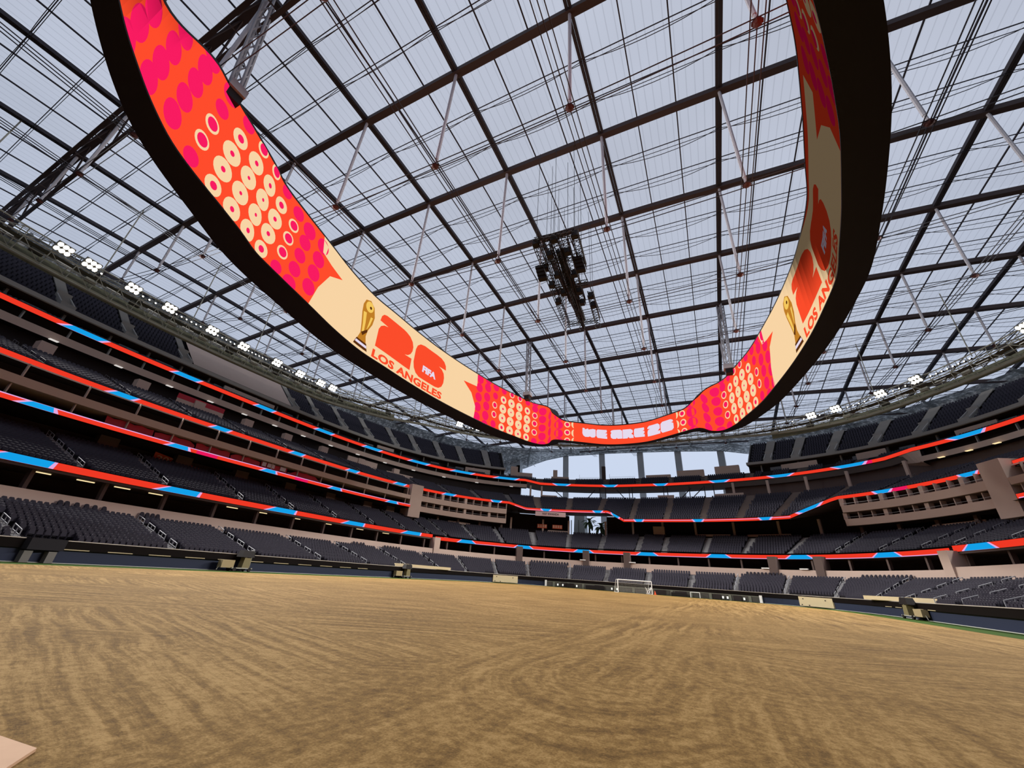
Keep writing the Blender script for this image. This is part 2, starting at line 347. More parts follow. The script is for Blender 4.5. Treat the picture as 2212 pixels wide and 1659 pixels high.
for sa in A3: aisle(TI[3], sa, middle, 1.6 if -31 < sa < 36 else 1.1, mat('dim_step', (112, 102, 97), .9) if -31 < sa < 36 else mat('dim_step2', (104, 102, 104), .9), .3)
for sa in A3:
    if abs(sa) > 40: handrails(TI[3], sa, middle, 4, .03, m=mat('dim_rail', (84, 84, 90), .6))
for sa in A4: aisle(TI[4], sa, mezz, 1.4, mat('dim_step', (112, 102, 97), .9))
for sa in A5:
    T = TI[5] if sa < 0 else TI[6]; aisle(T, sa, upper, 1.15, M_conc, .6)
    # vomitory block at the foot of the stair
    mb = MB(); X, Y = frame(sa)
    for sg in (-1, 1):
        c = P3(sa, 33.6, 39.75) + X*sg*.95; mb.box(c, .22, 3.6, 1.5, X, Y+np.array([0, 0, .72]), m=0)
    mb.box(P3(sa, 35.5, 41.7), 2.1, .25, 1.5, X, Y); mb.box(P3(sa, 31.9, 38.7), 2.1, .22, 1.3, X, Y)
    mb.build('vomitory', M_conc, upper)
# blank concrete panel instead of seats high on the left
strip(-104, -82.2, [(31.8, 38.75), (42.2, 48.05)], 2).build('blank_panel', M_taupe, upper)
strip(-104, -82.2, [(42.2, 48.05), (42.4, 47.4)], 2).build('panel_edge', M_dark, upper)
# lower stand back wall, concourse gap, club front
strip(-165, -57.4, [(-1.9, 4.6), (-1.2, 4.65), (-1.0, 6.4), (-.7, 6.4)], 1.6).build('parapet', M_taupe, lower)
strip(-57.4, 59.8, [(-1.9, 4.6), (-1.2, 4.65), (-1.0, 6.45), (-.7, 6.45)], 1.6).build('parapet', M_taupe, lower)
strip(59.8, 150, [(-1.9, 4.6), (-1.2, 4.65), (-1.0, 6.75), (-.7, 6.75)], 1.6).build('parapet', M_taupe, lower)
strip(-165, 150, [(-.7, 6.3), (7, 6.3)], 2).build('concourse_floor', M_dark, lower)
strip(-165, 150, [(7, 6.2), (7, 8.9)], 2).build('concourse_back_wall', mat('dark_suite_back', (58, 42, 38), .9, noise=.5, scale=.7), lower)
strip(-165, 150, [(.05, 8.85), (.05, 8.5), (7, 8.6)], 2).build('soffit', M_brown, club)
for s0 in list(np.arange(-140, 100, 6.7)):
    sbox(MB(), s0, .9, 7.5, .35, .6, 2.5).build('concourse_post', M_brown, lower)
for s0 in (-57.2, -33, -15, -4.5, 27.5, 36.5, 60.0):
    sbox(MB(), s0, -.3, 6.8, 1.6, 2.2, 4.2).build('pier', M_taupe if abs(s0) > 40 else M_brown, lower)
for s0 in (-15.8, -3.2, 26.0, 33.5): sbox(MB(), s0, -1.2, 6.62, 1.5, .5, .22).build('beam_end', M_white, lower)
for i, s0 in enumerate([-125.5, -121.5, -117.8, -114, -103.5, -98.5, -92, -85, -77, -70]):
    X, Y = frame(s0); MB().box(P3(s0, 1.6, 8.42), 1.7, .16, .1, X, Y).build('ceiling_tube', L_CEIL, club)
# rows of odd chairs on the walkway against the taupe wall
SEATCH = []
# club stand: back, soffit, columns
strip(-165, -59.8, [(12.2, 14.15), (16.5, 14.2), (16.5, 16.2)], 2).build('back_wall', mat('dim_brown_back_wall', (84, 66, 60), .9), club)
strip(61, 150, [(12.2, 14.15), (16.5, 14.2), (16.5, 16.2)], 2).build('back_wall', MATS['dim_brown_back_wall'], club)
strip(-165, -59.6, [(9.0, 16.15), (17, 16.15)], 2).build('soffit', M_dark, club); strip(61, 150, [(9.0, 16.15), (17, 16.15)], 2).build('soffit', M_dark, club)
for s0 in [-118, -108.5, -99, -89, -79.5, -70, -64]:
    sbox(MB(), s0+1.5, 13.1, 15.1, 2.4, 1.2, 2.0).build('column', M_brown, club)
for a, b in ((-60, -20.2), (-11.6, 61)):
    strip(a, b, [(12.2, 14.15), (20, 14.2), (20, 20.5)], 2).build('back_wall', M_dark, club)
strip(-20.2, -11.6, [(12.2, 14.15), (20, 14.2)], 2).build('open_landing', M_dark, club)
for s0 in (-33, -26, -20.2, -11.4, -4.5, 3, 10.5, 18, 25.5, 31.5):
    sbox(MB(), s0, 14.5, 16.2, .55, .55, 4.2).build('column', M_taupe, club)
for s0, l in ((-22.6, 6.2), (-45, 7), (14, 8.5), (24, 9.5), (50, 8.5)):
    sbox(MB(), s0, 12.6, 14.75, l, .25, .55).build('parapet', M_taupe, club)
sbox(MB(), 2.2, 13.2, 15.6, 3.0, 1.5, 2.6).build('camera_cabin', M_taupe, club)
# middle stand: soffit, back, band and columns
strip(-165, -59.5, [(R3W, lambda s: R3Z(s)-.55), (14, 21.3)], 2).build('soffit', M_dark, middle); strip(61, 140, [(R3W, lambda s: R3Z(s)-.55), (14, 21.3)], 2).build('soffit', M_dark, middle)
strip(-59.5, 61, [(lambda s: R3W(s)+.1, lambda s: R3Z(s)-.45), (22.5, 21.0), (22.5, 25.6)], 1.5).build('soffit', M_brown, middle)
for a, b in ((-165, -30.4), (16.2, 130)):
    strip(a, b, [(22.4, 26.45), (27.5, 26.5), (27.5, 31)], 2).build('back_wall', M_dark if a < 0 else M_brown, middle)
strip(-30.4, 16.2, [(22.4, 26.45), (24.5, 26.5), (24.5, 26.0)], 2).build('landing', M_dark, middle)
for s0 in [-124, -113.5, -105, -95.5, -86.5, -77.5, -68, -59]:
    sbox(MB(), s0+1, 22.9, 27.6, 1.9, 1.4, 2.0).build('column', M_taupe, middle)
for s0 in (-28.5, -26.2, 18, 23.6, 29, 34.2, 41): sbox(MB(), s0, 24, 28.6, .6, .6, 4.4).build('column', M_taupe, middle)
for s0 in (-13.3, -11.9, -5.9, -5.1, 3.2, 4.2, 9.4, 12.6, 14.4):
    sbox(MB(), s0, 24.2, 28.3, .22, .3, 4.2).build('frame_post', M_black, middle)
for s0, d in ((-22.5, 2.4), (-15.5, -2), (-8, 2.2), (8.5, -2.6), (11, -2.6)):
    a = P3(s0-d/2, 24.2, 29.8); b = P3(s0+d/2, 24.2, 26.6); MB().tube(a, b, .14).build('diagonal_brace', M_black, middle)
for s0, l in ((-24.6, 5.2), (-57, 9), (3.8, 4.8), (17.2, 7.6)):
    sbox(MB(), s0, 22.6, 27.0, l, .3, .95).build('parapet', M_taupe, middle)
sbox(MB(), -66.5, 22.7, 27.6, 9.5, .4, 1.9).build('parapet', M_taupe, middle)
strip(-165, -29.2, [(25.8, 30.4), (25.7, 31.6), (26.2, 31.65)], 1.6).build('balcony_band', M_taupe, middle)
strip(42.0, 130, [(25.8, 30.4), (25.7, 31.5), (26.2, 31.55)], 1.6).build('balcony_band', M_taupe, middle)
MB().grid([P3(srange(38.3, 42.4, .5), 26.0, 33.0), P3(srange(38.3, 42.4, .5), np.linspace(28, 25.8, 9), np.linspace(31.5, 30.2, 9)), P3(srange(38.3, 42.4, .5), 29, np.linspace(30.3, 29, 9))]).build('bulkhead', M_taupe, middle)
strip(-165, -29.2, [(25.8, 30.4), (27.6, 30.4)], 2).build('balcony_soffit', M_dark, middle); strip(42, 130, [(25.8, 30.4), (27.6, 30.4)], 2).build('balcony_soffit', M_dark, middle)
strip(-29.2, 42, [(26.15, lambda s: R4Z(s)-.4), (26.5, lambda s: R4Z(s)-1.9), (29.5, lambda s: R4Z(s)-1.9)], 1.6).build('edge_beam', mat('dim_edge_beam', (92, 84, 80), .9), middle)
strip(-165, -29, [(28.2, 31.0), (28.2, 34.2)], 2).build('suite_back_wall', M_dark, middle); strip(42, 130, [(28.2, 31.0), (28.2, 34.2)], 2).build('suite_back_wall', M_dark, middle)
strip(-165, -29.2, [(26.3, 31.5), (28.2, 31.5)], 2).build('suite_floor', M_dark, middle); strip(42, 130, [(26.3, 31.5), (28.2, 31.5)], 2).build('suite_floor', M_dark, middle)
for s0 in np.arange(-138, -30, 4.3): sbox(MB(), s0, 26.6, 32.5, .16, .5, 1.6).build('partition', M_conc, middle)
for s0 in np.arange(44, 62, 4.3): sbox(MB(), s0, 26.6, 32.5, .16, .5, 1.6).build('partition', M_conc, middle)
for s0 in list(np.arange(-122, -30, 6.9)) + [44.5, 47.5, 50.5, 54, 57.5]:
    X, Y = frame(s0); MB().box(P3(s0, 25.4, 30.3), 1.1, .5, .12, X, Y).build('downlight', L_CEIL if s0 > 0 else emit('white_downlight', (225, 220, 215), .9), middle)
# suites between the second and third ribbon boards (side stands only)
for sg, a, b in ((-1, -165, -59.8), (1, 61.5, 140)):
    st = empty('suite_block', kind='structure', label=('two storeys of open suites along the left stand, red cloth draped in the lower storey' if sg < 0 else 'two storeys of open suites at the right edge of the picture'))
    strip(a, b, [(9.2, 16.95), (13.5, 16.95)], 2).build('suite_floor', M_dark, st)
    strip(a, b, [(13.5, 16.9), (13.5, 21.6)], 2).build('suite_back_wall', mat('suite_back', (60, 52, 50), .9, noise=.4, scale=.5), st)
    strip(a, b, [(9.6, 18.3), (9.3, 18.35), (9.2, 19.35), (9.6, 19.38), (13.5, 19.38), (13.5, 18.3), (9.6, 18.3)], 1.6).build('parapet', M_taupe, st)
    strip(a, b, [(10.4, 21.2), (10.5, 21.4), (13, 21.4)], 2).build('head_beam', M_taupe, st)
    for s0 in np.arange(b-1 if sg < 0 else a+1, a if sg < 0 else b, sg*5.6):
        if s0 < -138: break
        sbox(MB(), s0, 9.7, 17.6, .13, .35, 1.4).build('partition', M_taupe, st); sbox(MB(), s0+.6, 10.2, 20.3, .13, .35, 2.0).build('partition', M_taupe, st)
    sbox(MB(), (b+1.7 if sg < 0 else a-1.7), 11.3, 18.2, 3.6, 4.2, 8.4).build('end_pier', M_taupe, st)
for sg, a, b in ((-1, -56.4, -34.8), (1, 36.8, 58.2)):
    st = empty('suite_block', kind='structure', label=('cream suite block of two bands with small dark openings, on the left of the far end' if sg < 0 else 'cream suite block of two bands with small dark openings, on the right side'))
    for z0, z1 in ((15.75, 17.15), (18.5, 19.95)):
        strip(a, b, [(10.3, z0), (10.0, z0+.05), (9.9, z1), (10.3, z1), (13, z1)], 1.2).build('parapet', mat('cream_concrete', (182, 160, 148), .8), st)
        q = strip(a, b, [(10.1, z1+.38), (10.16, z1+.44)], 1.2).build('guard_rail', M_conc, st)
    strip(a, b, [(12.4, 15.7), (12.4, 21.8)], 2).build('suite_back_wall', mat('maroon_dark', (52, 36, 34), .9), st)
    strip(a, b, [(10.3, 15.75), (13.5, 15.75)], 2).build('underside', M_dark, st); strip(a, b, [(10.2, 18.45), (12.4, 18.45)], 2).build('ceiling_slab', M_brown, st)
    n = 11
    for i in range(n+1):
        s0 = a + (b-a)*i/n; wd = .75 if i % 3 == 0 else .16
        for z0, z1 in ((17.15, 18.5), (19.95, 21.5)): sbox(MB(), s0, 10.9, (z0+z1)/2, wd, 1.1, z1-z0).build('partition', M_taupe, st)
    for s0 in np.arange(a+1, b, 5): sbox(MB(), s0, 12.3, 15.0, .6, .6, 1.6).build('column', M_brown, st)
# mezzanine: wall up to the top deck, parapet rail
for a, b in ((-165, -33.2), (20.2, 130)):
    strip(a, b, [(30.4, 34.9), (33.5, 35.0), (33.5, 37.6)], 2).build('back_wall', M_dark, mezz)
    strip(a, b, [(30.5, 37.3), (30.35, 37.45), (30.35, 38.15), (30.75, 38.2), (31.4, 38.2), (31.4, 37.5)], 1.6).build('parapet', M_conc, upper)
    strip(a, b, [(30.5, 37.35), (33.6, 37.35)], 2).build('deck_soffit', M_brown, upper)
    for s0 in np.arange(max(a, -138)+2, min(b, 62), 5.1):
        sbox(MB(), s0, 32.3, 36.2, .35, .6, 2.4).build('post', M_conc, mezz)
        if int(s0) % 3: sbox(MB(), s0+2.2, 31.2, 35.75, 3.2, .14, 1.0).build('glass_front', mat('grey_tinted_glass', (96, 98, 104), .2), mezz)
for s0, l in ((-92, 12.5), (-58.5, 6.0), (-38.5, 9.5), (27.5, 9), (36, 6.5), (47, 7.5), (54, 6)):
    sbox(MB(), s0, 30.7, 35.8, l, .4, 1.7).build('parapet', M_taupe, mezz)
for s0, l, h, zb in ((-29.8, 7.0, 2.6, 34.3), (-22.4, 6.4, 1.5, 34.4), (-23.4, 1.6, 3.4, 35.0), (1.6, 8.0, 1.3, 34.6), (9.6, 8.2, 2.6, 34.4), (16.8, 7.0, 3.2, 34.5), (-31.5, 2.6, 4.5, 34.5)):
    sbox(MB(), s0, 31.2, zb+h/2, l, 1.4, h).build('parapet_block', M_taupe, mezz)
sbox(MB(), -12.7, 31, 37.0, 1.3, 1.3, 5.2).build('equipment_cabinet', mat('dark_cabinet', (66, 56, 52), .8), mezz)
for s0, l in ((-15.5, 5.5), (-8, 6.6)):
    X, Y = frame(s0); q = srange(s0-l/2, s0+l/2, .8); mb = MB(); mb.path(P3(q, 30.8, 35.7), .035); mb.tube(P3(s0-l/2, 30.8, 34.8), P3(s0-l/2, 30.8, 36.8), .04); mb.build('guard_rail', M_truss, mezz)
# ends of the top decks
for sE, T in ((-33.4, TI[5]), (20.4, TI[6])):
    q = np.array([sE]); pts = [P3(q, *row(T, k, q))[0] for k in np.linspace(0, T['rows'], 12)]
    mb = MB(); mb.grid([np.array(pts)+(0, 0, .9), np.array(pts)-(0, 0, 2.2)]); mb.build('end_wall', M_conc, upper)

# outer wall behind everything, open only round the far window and the far concourse opening
wall = empty('wall_outer', kind='structure', label='plain dark wall closing the back of the stands')
strip(-190, -36.5, [(44, -.1), (44, 46.8)], 2.5).build('wall_face', M_brown, wall); strip(23.5, 190, [(44, -.1), (44, 46.8)], 2.5).build('wall_face', M_brown, wall)
strip(-36.5, 23.5, [(21, -.1), (21, 14.2)], 2).build('wall_face', M_brown, wall)
strip(-36.5, -30.2, [(28, 14), (28, 31.2)], 2).build('wall_face', M_brown, wall); strip(16.2, 23.5, [(28.5, 14), (28.5, 31.2)], 2).build('wall_face', M_brown, wall)
strip(-165, 150, [(0.05, 9.6), (.9, 9.4)], 2).build('front_ledge', M_dark, club)
# ---------------------------------------------------------------- seats
def seat_arrays(hi):
    """local: x along the row, y outward (backwards), z up; back shell + folded pan"""
    if hi:
        mb = MB()
        pr = [(-.23, .12), (-.235, .62), (-.19, .80), (-.08, .87), (.08, .87), (.19, .80), (.235, .62), (.23, .12)]
        f = [(x, .20+.07*(z-.1)+.035*(abs(x)/.23)**2*-1, z+.1) for x, z in pr]; b = [(x, y+.05, z) for x, y, z in f]
        n = len(pr); mb.add(f+b, [list(range(n)), list(range(n, 2*n))[::-1]] + [[(i+1) % n, i, n+i, n+(i+1) % n] for i in range(n)])
        pan = [(-.22, .02, .30), (.22, .02, .30), (.22, .10, .30), (-.22, .10, .30), (-.2, .08, .74), (.2, .08, .74), (.2, .15, .72), (-.2, .15, .72)]
        mb.add(pan, [[3, 2, 1, 0], [4, 5, 6, 7], [0, 1, 5, 4], [1, 2, 6, 5], [2, 3, 7, 6], [3, 0, 4, 7]])
        mb.box((-.25, .16, .28), .035, .22, .5); mb.box((.25, .16, .28), .035, .22, .5)
        return mb
    V = [(-.22, .20, .22), (.22, .20, .22), (.22, .26, .82), (.13, .27, .95), (-.13, .27, .95), (-.22, .26, .82), (-.13, .33, .95), (.13, .33, .95), (.22, .32, .82), (-.22, .32, .82),
         (-.21, .04, .30), (.21, .04, .30), (.2, .10, .74), (-.2, .10, .74), (.2, .2, .72), (-.2, .2, .72)]
    F = [(0, 1, 2, 5), (5, 2, 3, 4), (4, 3, 7, 6), (2, 8, 7, 3), (5, 4, 6, 9), (10, 11, 12, 13), (13, 12, 14, 15)]
    return np.array(V), np.array(F)
def place_rows(T, aisles, pitch, halfw, skip=lambda s: False, aw=.75):
    pos, nrm = [], []
    for k in range(T['rows']):
        a, b = T['seat']; a = a + (k % 2)*.27; s = np.arange(a, b, .05); w, z = row(T, k, s); w = w + .12
        p = P(s, w); d = np.concatenate([[0], np.cumsum(np.hypot(*np.diff(p, axis=0).T))]); g = np.interp(np.arange(0, d[-1], pitch), d, s)
        ok = np.ones(len(g), bool)
        for sa in aisles: ok &= abs(g-sa) > aw
        ok &= ~np.array([skip(x) for x in g]) if skip(0) is not None else ok
        g = g[ok]; w, z = row(T, k, g); pos.append(P3(g, w+.12, z)); nrm.append(NRM(g))
    return np.vstack(pos), np.vstack(nrm)
def seats_mesh(name, pos, nrm, V, F, m):
    n = len(pos); X = np.c_[nrm[:, 1], -nrm[:, 0], np.zeros(n)]; Y = np.c_[nrm, np.zeros(n)]
    out = pos[:, None, :] + V[None, :, 0, None]*X[:, None, :] + V[None, :, 1, None]*Y[:, None, :] + V[None, :, 2, None]*np.array([0, 0, 1.])
    FF = (F[None] + (np.arange(n)*len(V))[:, None, None]).reshape(-1, 4); return mesh_np(name, out.reshape(-1, 3), FF, m)
SV, SF = seat_arrays(False)
CAMP = np.array([0, 0, 1.6])
p1, n1 = place_rows(TI[1], A1, .54, .3)
_k = np.ones(len(p1), bool)
for s0, hl in ((-69, 8.5), (63, 9), (-129.3, 2.2), (-38.4, 5.5), (38, 5.6)):
    q = np.hypot(*(p1[:, :2]-P(s0, -11.4)).T); _k &= ~((q < hl) & (p1[:, 2] < 1.9))
p1, n1 = p1[_k], n1[_k]
dist = np.linalg.norm(p1-CAMP, axis=1)
fw = (p1-CAMP)@_f; q_ = np.stack([(p1-CAMP)@_r2, (p1-CAMP)@_u2], 1)/np.maximum(fw, .1)[:, None]*847.5
vis = (fw > 1) & (abs(q_[:, 0]) < 1106) & (abs(q_[:, 1]) < 829)
near = np.zeros(len(p1), bool)
for side, nn in ((-1, 150), (1, 150)):
    c = np.where(vis & (np.sign(p1[:, 0]-XC) == side))[0]; near[c[np.argsort(dist[c])[:nn]]] = True
hi_me = seat_arrays(True).mesh('stadium_seat', M_seat)
for i in np.where(near)[0]:
    o = link('stadium_seat', hi_me); o.location = p1[i]; n = n1[i]; o.rotation_euler.z = math.atan2(-n[0], n[1])
    left = p1[i, 0] < XC
    tag(o, 'charcoal folding stadium seat in the nearest rows of the lower stand at the left edge' if left else 'charcoal folding stadium seat in the nearest rows of the lower stand at the right edge', 'seat',
        'nearest seats of the lower stand at the left edge' if left else 'nearest seats of the lower stand at the right edge')
P_, N_ = [p1[~near]], [n1[~near]]
for k, aa, pt in ((2, A2, .54), (3, A3, .56)):
    p, n = place_rows(TI[k], aa, pt, .3); P_.append(p); N_.append(n)
PU, NU_ = [], []
for k, aa, pt, sk in ((4, A4+A5, .58, lambda s: False), (5, A5, .62, lambda s: -105 < s < -81), (6, A5, .62, lambda s: False)):
    p, n = place_rows(TI[k], aa, pt, .3, sk, .8); PU.append(p); NU_.append(n)
allP = np.vstack(P_+PU); allN = np.vstack(N_+NU_)
link('stadium_seats', seats_mesh('stadium_seats', allP, allN, SV, SF, M_seat), kind='stuff', label='all the further charcoal seats filling the rings of the bowl in even rows', category=None) if False else tag(link('stadium_seats', seats_mesh('stadium_seats', allP, allN, SV, SF, M_seat)), 'all the further charcoal seats filling the rings of the bowl in even rows', 'seats', None, 'stuff')
print('SEATS', len(allP), 'tris', len(allP)*14)
# spare chairs standing loose on the walkway against the taupe wall
def loose_chairs(slist, lab, grp):
    for s0 in slist:
        o = link('spare_chair', hi_me); o.location = P3(s0, -1.72, 4.85); n = NRM(s0); o.rotation_euler.z = math.atan2(-n[0], n[1]); tag(o, lab, 'chair', grp)
loose_chairs([-124.3, -123.7, -122.8, -121.9, -121.1, -120.2], 'dark spare chair against the taupe wall in the leftmost row of loose chairs', 'loose chairs by the wall, leftmost row')
loose_chairs([-116.2, -115.6, -115.0, -114.4], 'dark spare chair by the taupe wall in the second loose row from the left', 'loose chairs by the wall, second row')
loose_chairs([-80.4, -79.6, -78.6, -77.9], 'dark spare chair by the taupe wall in the third loose row from the left', 'loose chairs by the wall, third row')
loose_chairs([-72.2, -71.4, -70.6, -69.8, -69.0, -68.2], 'dark spare chair by the taupe wall in the fourth loose row from the left', 'loose chairs by the wall, fourth row')
loose_chairs([-29.6+.75*i for i in range(14)], 'dark spare chair in the long row along the far end wall, left of the goal', 'loose chairs at the far end')
loose_chairs([22.2+.75*i for i in range(10)], 'dark spare chair against the wall behind the far stand, right of the goal', 'loose chairs at the far end, right')
loose_chairs([44.5+.8*i for i in range(12)], 'dark spare chair against the pinkish wall of the right stand', 'loose chairs, right stand')
# ---------------------------------------------------------------- red ribbon boards
def ribbon(a, b, wf, zf, h, blues, kind, label, drop=0.05, lilac=None, pink=()):
    o = empty('ribbon_board', label=label, cat='LED board', group='red ribbon boards round the bowl')
    s = srange(a, b, .8); w = wf(s); z = zf(s)
    MB().grid([P3(s, w, z-h/2), P3(s, w, z+h/2)]).build('led_screen', R_RED, o)
    MB().grid([P3(s, w-.02, z-h/2-.05), P3(s, w+.35, z-h/2-.07), P3(s, w+.35, z+h/2+.05), P3(s, w-.02, z+h/2+.04)]).build('casing', M_black, o)
    def patch(c, bt, tp, sh, m, d, name):
        n = 9; t = np.linspace(-1, 1, n); sb = c + sh*-.5 + bt*t; st_ = c + sh*.5 + tp*t
        sb = np.clip(sb, a, b); st_ = np.clip(st_, a, b)
        MB().grid([P3(sb, wf(sb)-d, zf(sb)-h/2), P3((sb+st_)/2, wf((sb+st_)/2)-d, (zf(sb)+zf(st_))/2), P3(st_, wf(st_)-d, zf(st_)+h/2)]).build(name, m, o)
    for c in blues:
        if not a+1 < c < b-1: continue
        bt, tp, sh = kind(c) if callable(kind) else kind
        patch(c, bt+.45, tp+.3, sh, R_LAV, .03, 'lilac_edge'); patch(c, bt, tp, sh, R_BLUE, .06, 'blue_field')
    for c, l in pink: patch(c, l, l, 0, R_PINK, .025, 'pink_field')
    if lilac:
        for la, lb, frac in lilac:
            q = srange(max(la, a), min(lb, b), .8); zz = zf(q)+h/2*frac; MB().grid([P3(q, wf(q)-.035, zz-.06), P3(q, wf(q)-.035, zz+.06)]).build('lilac_line', R_LAV, o)
    return o
cz = lambda v: (lambda s: np.zeros_like(s)+v)
B1 = [-144.2+16.06*i for i in range(16)]
ribbon(-160, -57.9, cz(0.), cz(9.17), .72, B1, (2.6, 1.9, 1.0), 'lowest red ribbon board along the left stand with blue patches')
ribbon(-57.0, 59.6, cz(0.), interp([(-57, 8.8), (-40, 8.95), (-16, 8.8), (0, 8.78), (16, 8.9), (60, 8.98)]), .78, B1, (2.5, 1.4, 0), 'lowest red ribbon board across the far end, lilac along its lower edge', lilac=[(-50, 59, -.86)])
ribbon(60.2, 150, cz(0.), cz(9.2), .8, B1, (2.6, 1.5, 0), 'lowest red ribbon board at the right edge, beyond a small gap')
ribbon(-160, -59.6, cz(9.), cz(16.62), .62, [-140.5+15.2*i for i in range(6)], (1.5, .9, .4), 'red ribbon board of the left suites, ending at a pier, lilac along its upper edge', lilac=[(-150, -59.6, .9)], pink=[(-106, 1.6), (-88, 1.5)])
ribbon(61.8, 140, cz(9.), cz(16.6), .62, [66, 82], (1.5, .9, .4), 'short red ribbon board end beside the right suite pier', lilac=[(62, 80, -.8)])
k3 = lambda c: (1.25, 1.2, .9) if c < -40 else ((.6, 1.15, 0) if c < 31 else (.7, 1.3, 0))
ribbon(-160, 130, R3W, R3Z, .66, [-133.5, -118.1, -104.5, -89.2, -75.2, -62.1, -48.8, -37.2, -25.6, -12.6, -7.8, -1.5, 12.6, 26.3, 33.2, 42.8, 55.1, 68], k3,
       'second red ribbon board from the top, stepping down twice at the far end', lilac=[(-33, -8, -.55), (-6, 31, .3)], pink=[(44.9, 1.5)])
k4 = lambda c: (1.9, 1.9, 1.0) if c < -28 else ((.8, 1.75, 0) if c < 30 else (1.2, 2.0, -.3))
ribbon(-160, 120, cz(26.), R4Z, .78, [-134.5, -119.7, -106.2, -90.5, -75.8, -63.4, -51.9, -42.2, -33.3, -22.0, -10.9, 2.4, 15.5, 25.4, 34.4, 47.8], k4,
       'topmost red ribbon board, right under the upper decks', pink=[(36.0, 1.0)])

# ---------------------------------------------------------------- roof
def roofz(x, y): return 64.8 - .0004*(x-XC)**2 - .0006*(y-45)**2
GX = [XC + 8.25 + 16.5*k for k in range(-9, 9)]; GY = [6.0 + 16.45*m for m in range(-3, 11)]
m_mem = bpy.data.materials.new('clear_film_roof'); m_mem.use_nodes = True; nt = m_mem.node_tree; nt.nodes.clear(); N = nt.nodes.new; L = nt.links.new
_o = N('ShaderNodeOutputMaterial'); _tr = N('ShaderNodeBsdfTransparent'); _df = N('ShaderNodeBsdfDiffuse'); _mx = N('ShaderNodeMixShader'); _tc = N('ShaderNodeTexCoord'); _sp = N('ShaderNodeSeparateXYZ')
L(_tc.outputs['Object'], _sp.inputs[0])
_mo = N('ShaderNodeMath'); _mo.operation = 'PINGPONG'; _mo.inputs[1].default_value = .55; L(_sp.outputs[0], _mo.inputs[0])
_mr = N('ShaderNodeMapRange'); _mr.inputs[1].default_value = .0; _mr.inputs[2].default_value = .1; _mr.inputs[3].default_value = .80; _mr.inputs[4].default_value = 1.0; L(_mo.outputs[0], _mr.inputs[0])
_nz = N('ShaderNodeTexNoise'); _nz.inputs['Scale'].default_value = .05; L(_tc.outputs['Object'], _nz.inputs['Vector'])
_m2 = N('ShaderNodeMapRange'); _m2.inputs[1].default_value = .3; _m2.inputs[2].default_value = .7; _m2.inputs[3].default_value = .93; _m2.inputs[4].default_value = 1.04; L(_nz.outputs['Fac'], _m2.inputs[0])
_ml = N('ShaderNodeMath'); _ml.operation = 'MULTIPLY'; L(_mr.outputs[0], _ml.inputs[0]); L(_m2.outputs[0], _ml.inputs[1])
_vm = N('ShaderNodeVectorMath'); _vm.operation = 'SCALE'; _vm.inputs[0].default_value = (.76, .755, .76); L(_ml.outputs[0], _vm.inputs['Scale'])
L(_vm.outputs[0], _tr.inputs[0]); L(_tr.outputs[0], _o.inputs[0])
roof = empty('ceiling', kind='structure', label='vast flat-vaulted roof of clear film panels on a dark steel grid')
inside = lambda x, y, w: abs((x-XC)/(A0+w))**NB + abs((y-YC)/(B0+w))**NB < 1
for i in range(len(GX)-1):
    for j in range(len(GY)-1):
        if not inside((GX[i]+GX[i+1])/2, (GY[j]+GY[j+1])/2, 66): continue
        xs = np.linspace(GX[i]+.02, GX[i+1]-.02, 5); ys = np.linspace(GY[j]+.02, GY[j+1]-.02, 5)
        MB().grid([np.c_[xs, np.full(5, y), roofz(xs, y)+.9+.35*np.sin(np.pi*(xs-GX[i])/16.5)] for y in ys]).build('film_panel', m_mem, roof)
def lim(x=None, y=None, w=61):
    if y is not None:
        v = abs((y-YC)/(B0+w)); 
        if v >= 1: return None
        d = (A0+w)*(1-v**NB)**(1/NB); return XC-d, XC+d
    v = abs((x-XC)/(A0+w))
    if v >= 1: return None
    d = (B0+w)*(1-v**NB)**(1/NB); return YC-d, YC+d
def boxbeam(mb, pts, wd, dp):
    pts = np.array(pts); d = np.diff(pts, axis=0); d = np.vstack([d, d[-1:]]); d /= np.linalg.norm(d, axis=1)[:, None]
    side = np.cross(d, (0, 0, 1.)); side /= np.linalg.norm(side, axis=1)[:, None]; up = np.array([0, 0, 1.])
    rows_ = [pts + side*sx*wd/2 + up*sz*dp/2 for sx, sz in ((-1, -1), (1, -1), (1, 1), (-1, 1))]
    A = np.stack(rows_, 1); n = len(A); f = []
    for i in range(n-1):
        for k in range(4): f.append([4*i+k, 4*i+(k+1) % 4, 4*i+4+(k+1) % 4, 4*i+4+k])
    f += [[3, 2, 1, 0], [4*n-4, 4*n-3, 4*n-2, 4*n-1]]
    return mb.add(A.reshape(-1, 3), f)
for y in GY:
    l = lim(y=y)
    if l is None: continue
    xs = np.linspace(l[0], l[1], 30); boxbeam(MB(), np.c_[xs, np.full(30, y), roofz(xs, y)], .95, .9).build('cross_beam', M_steel, roof)
for x in GX:
    l = lim(x=x)
    if l is None: continue
    ys = np.linspace(l[0], l[1], 30); mb = MB()
    for dx in (-.22, .22): boxbeam(mb, np.c_[np.full(30, x+dx), ys, roofz(x, ys)+.15], .36, .6)
    mb.build('long_beam', M_steel2, roof)
for i in range(len(GX)-1):
    for t in (1/3, 2/3):
        x = GX[i] + 16.5*t; l = lim(x=x)
        if l is None: continue
        ys = np.linspace(l[0], l[1], 30); boxbeam(MB(), np.c_[np.full(30, x), ys, roofz(x, ys)+.6], .16, .2).build('purlin', M_steel2, roof)
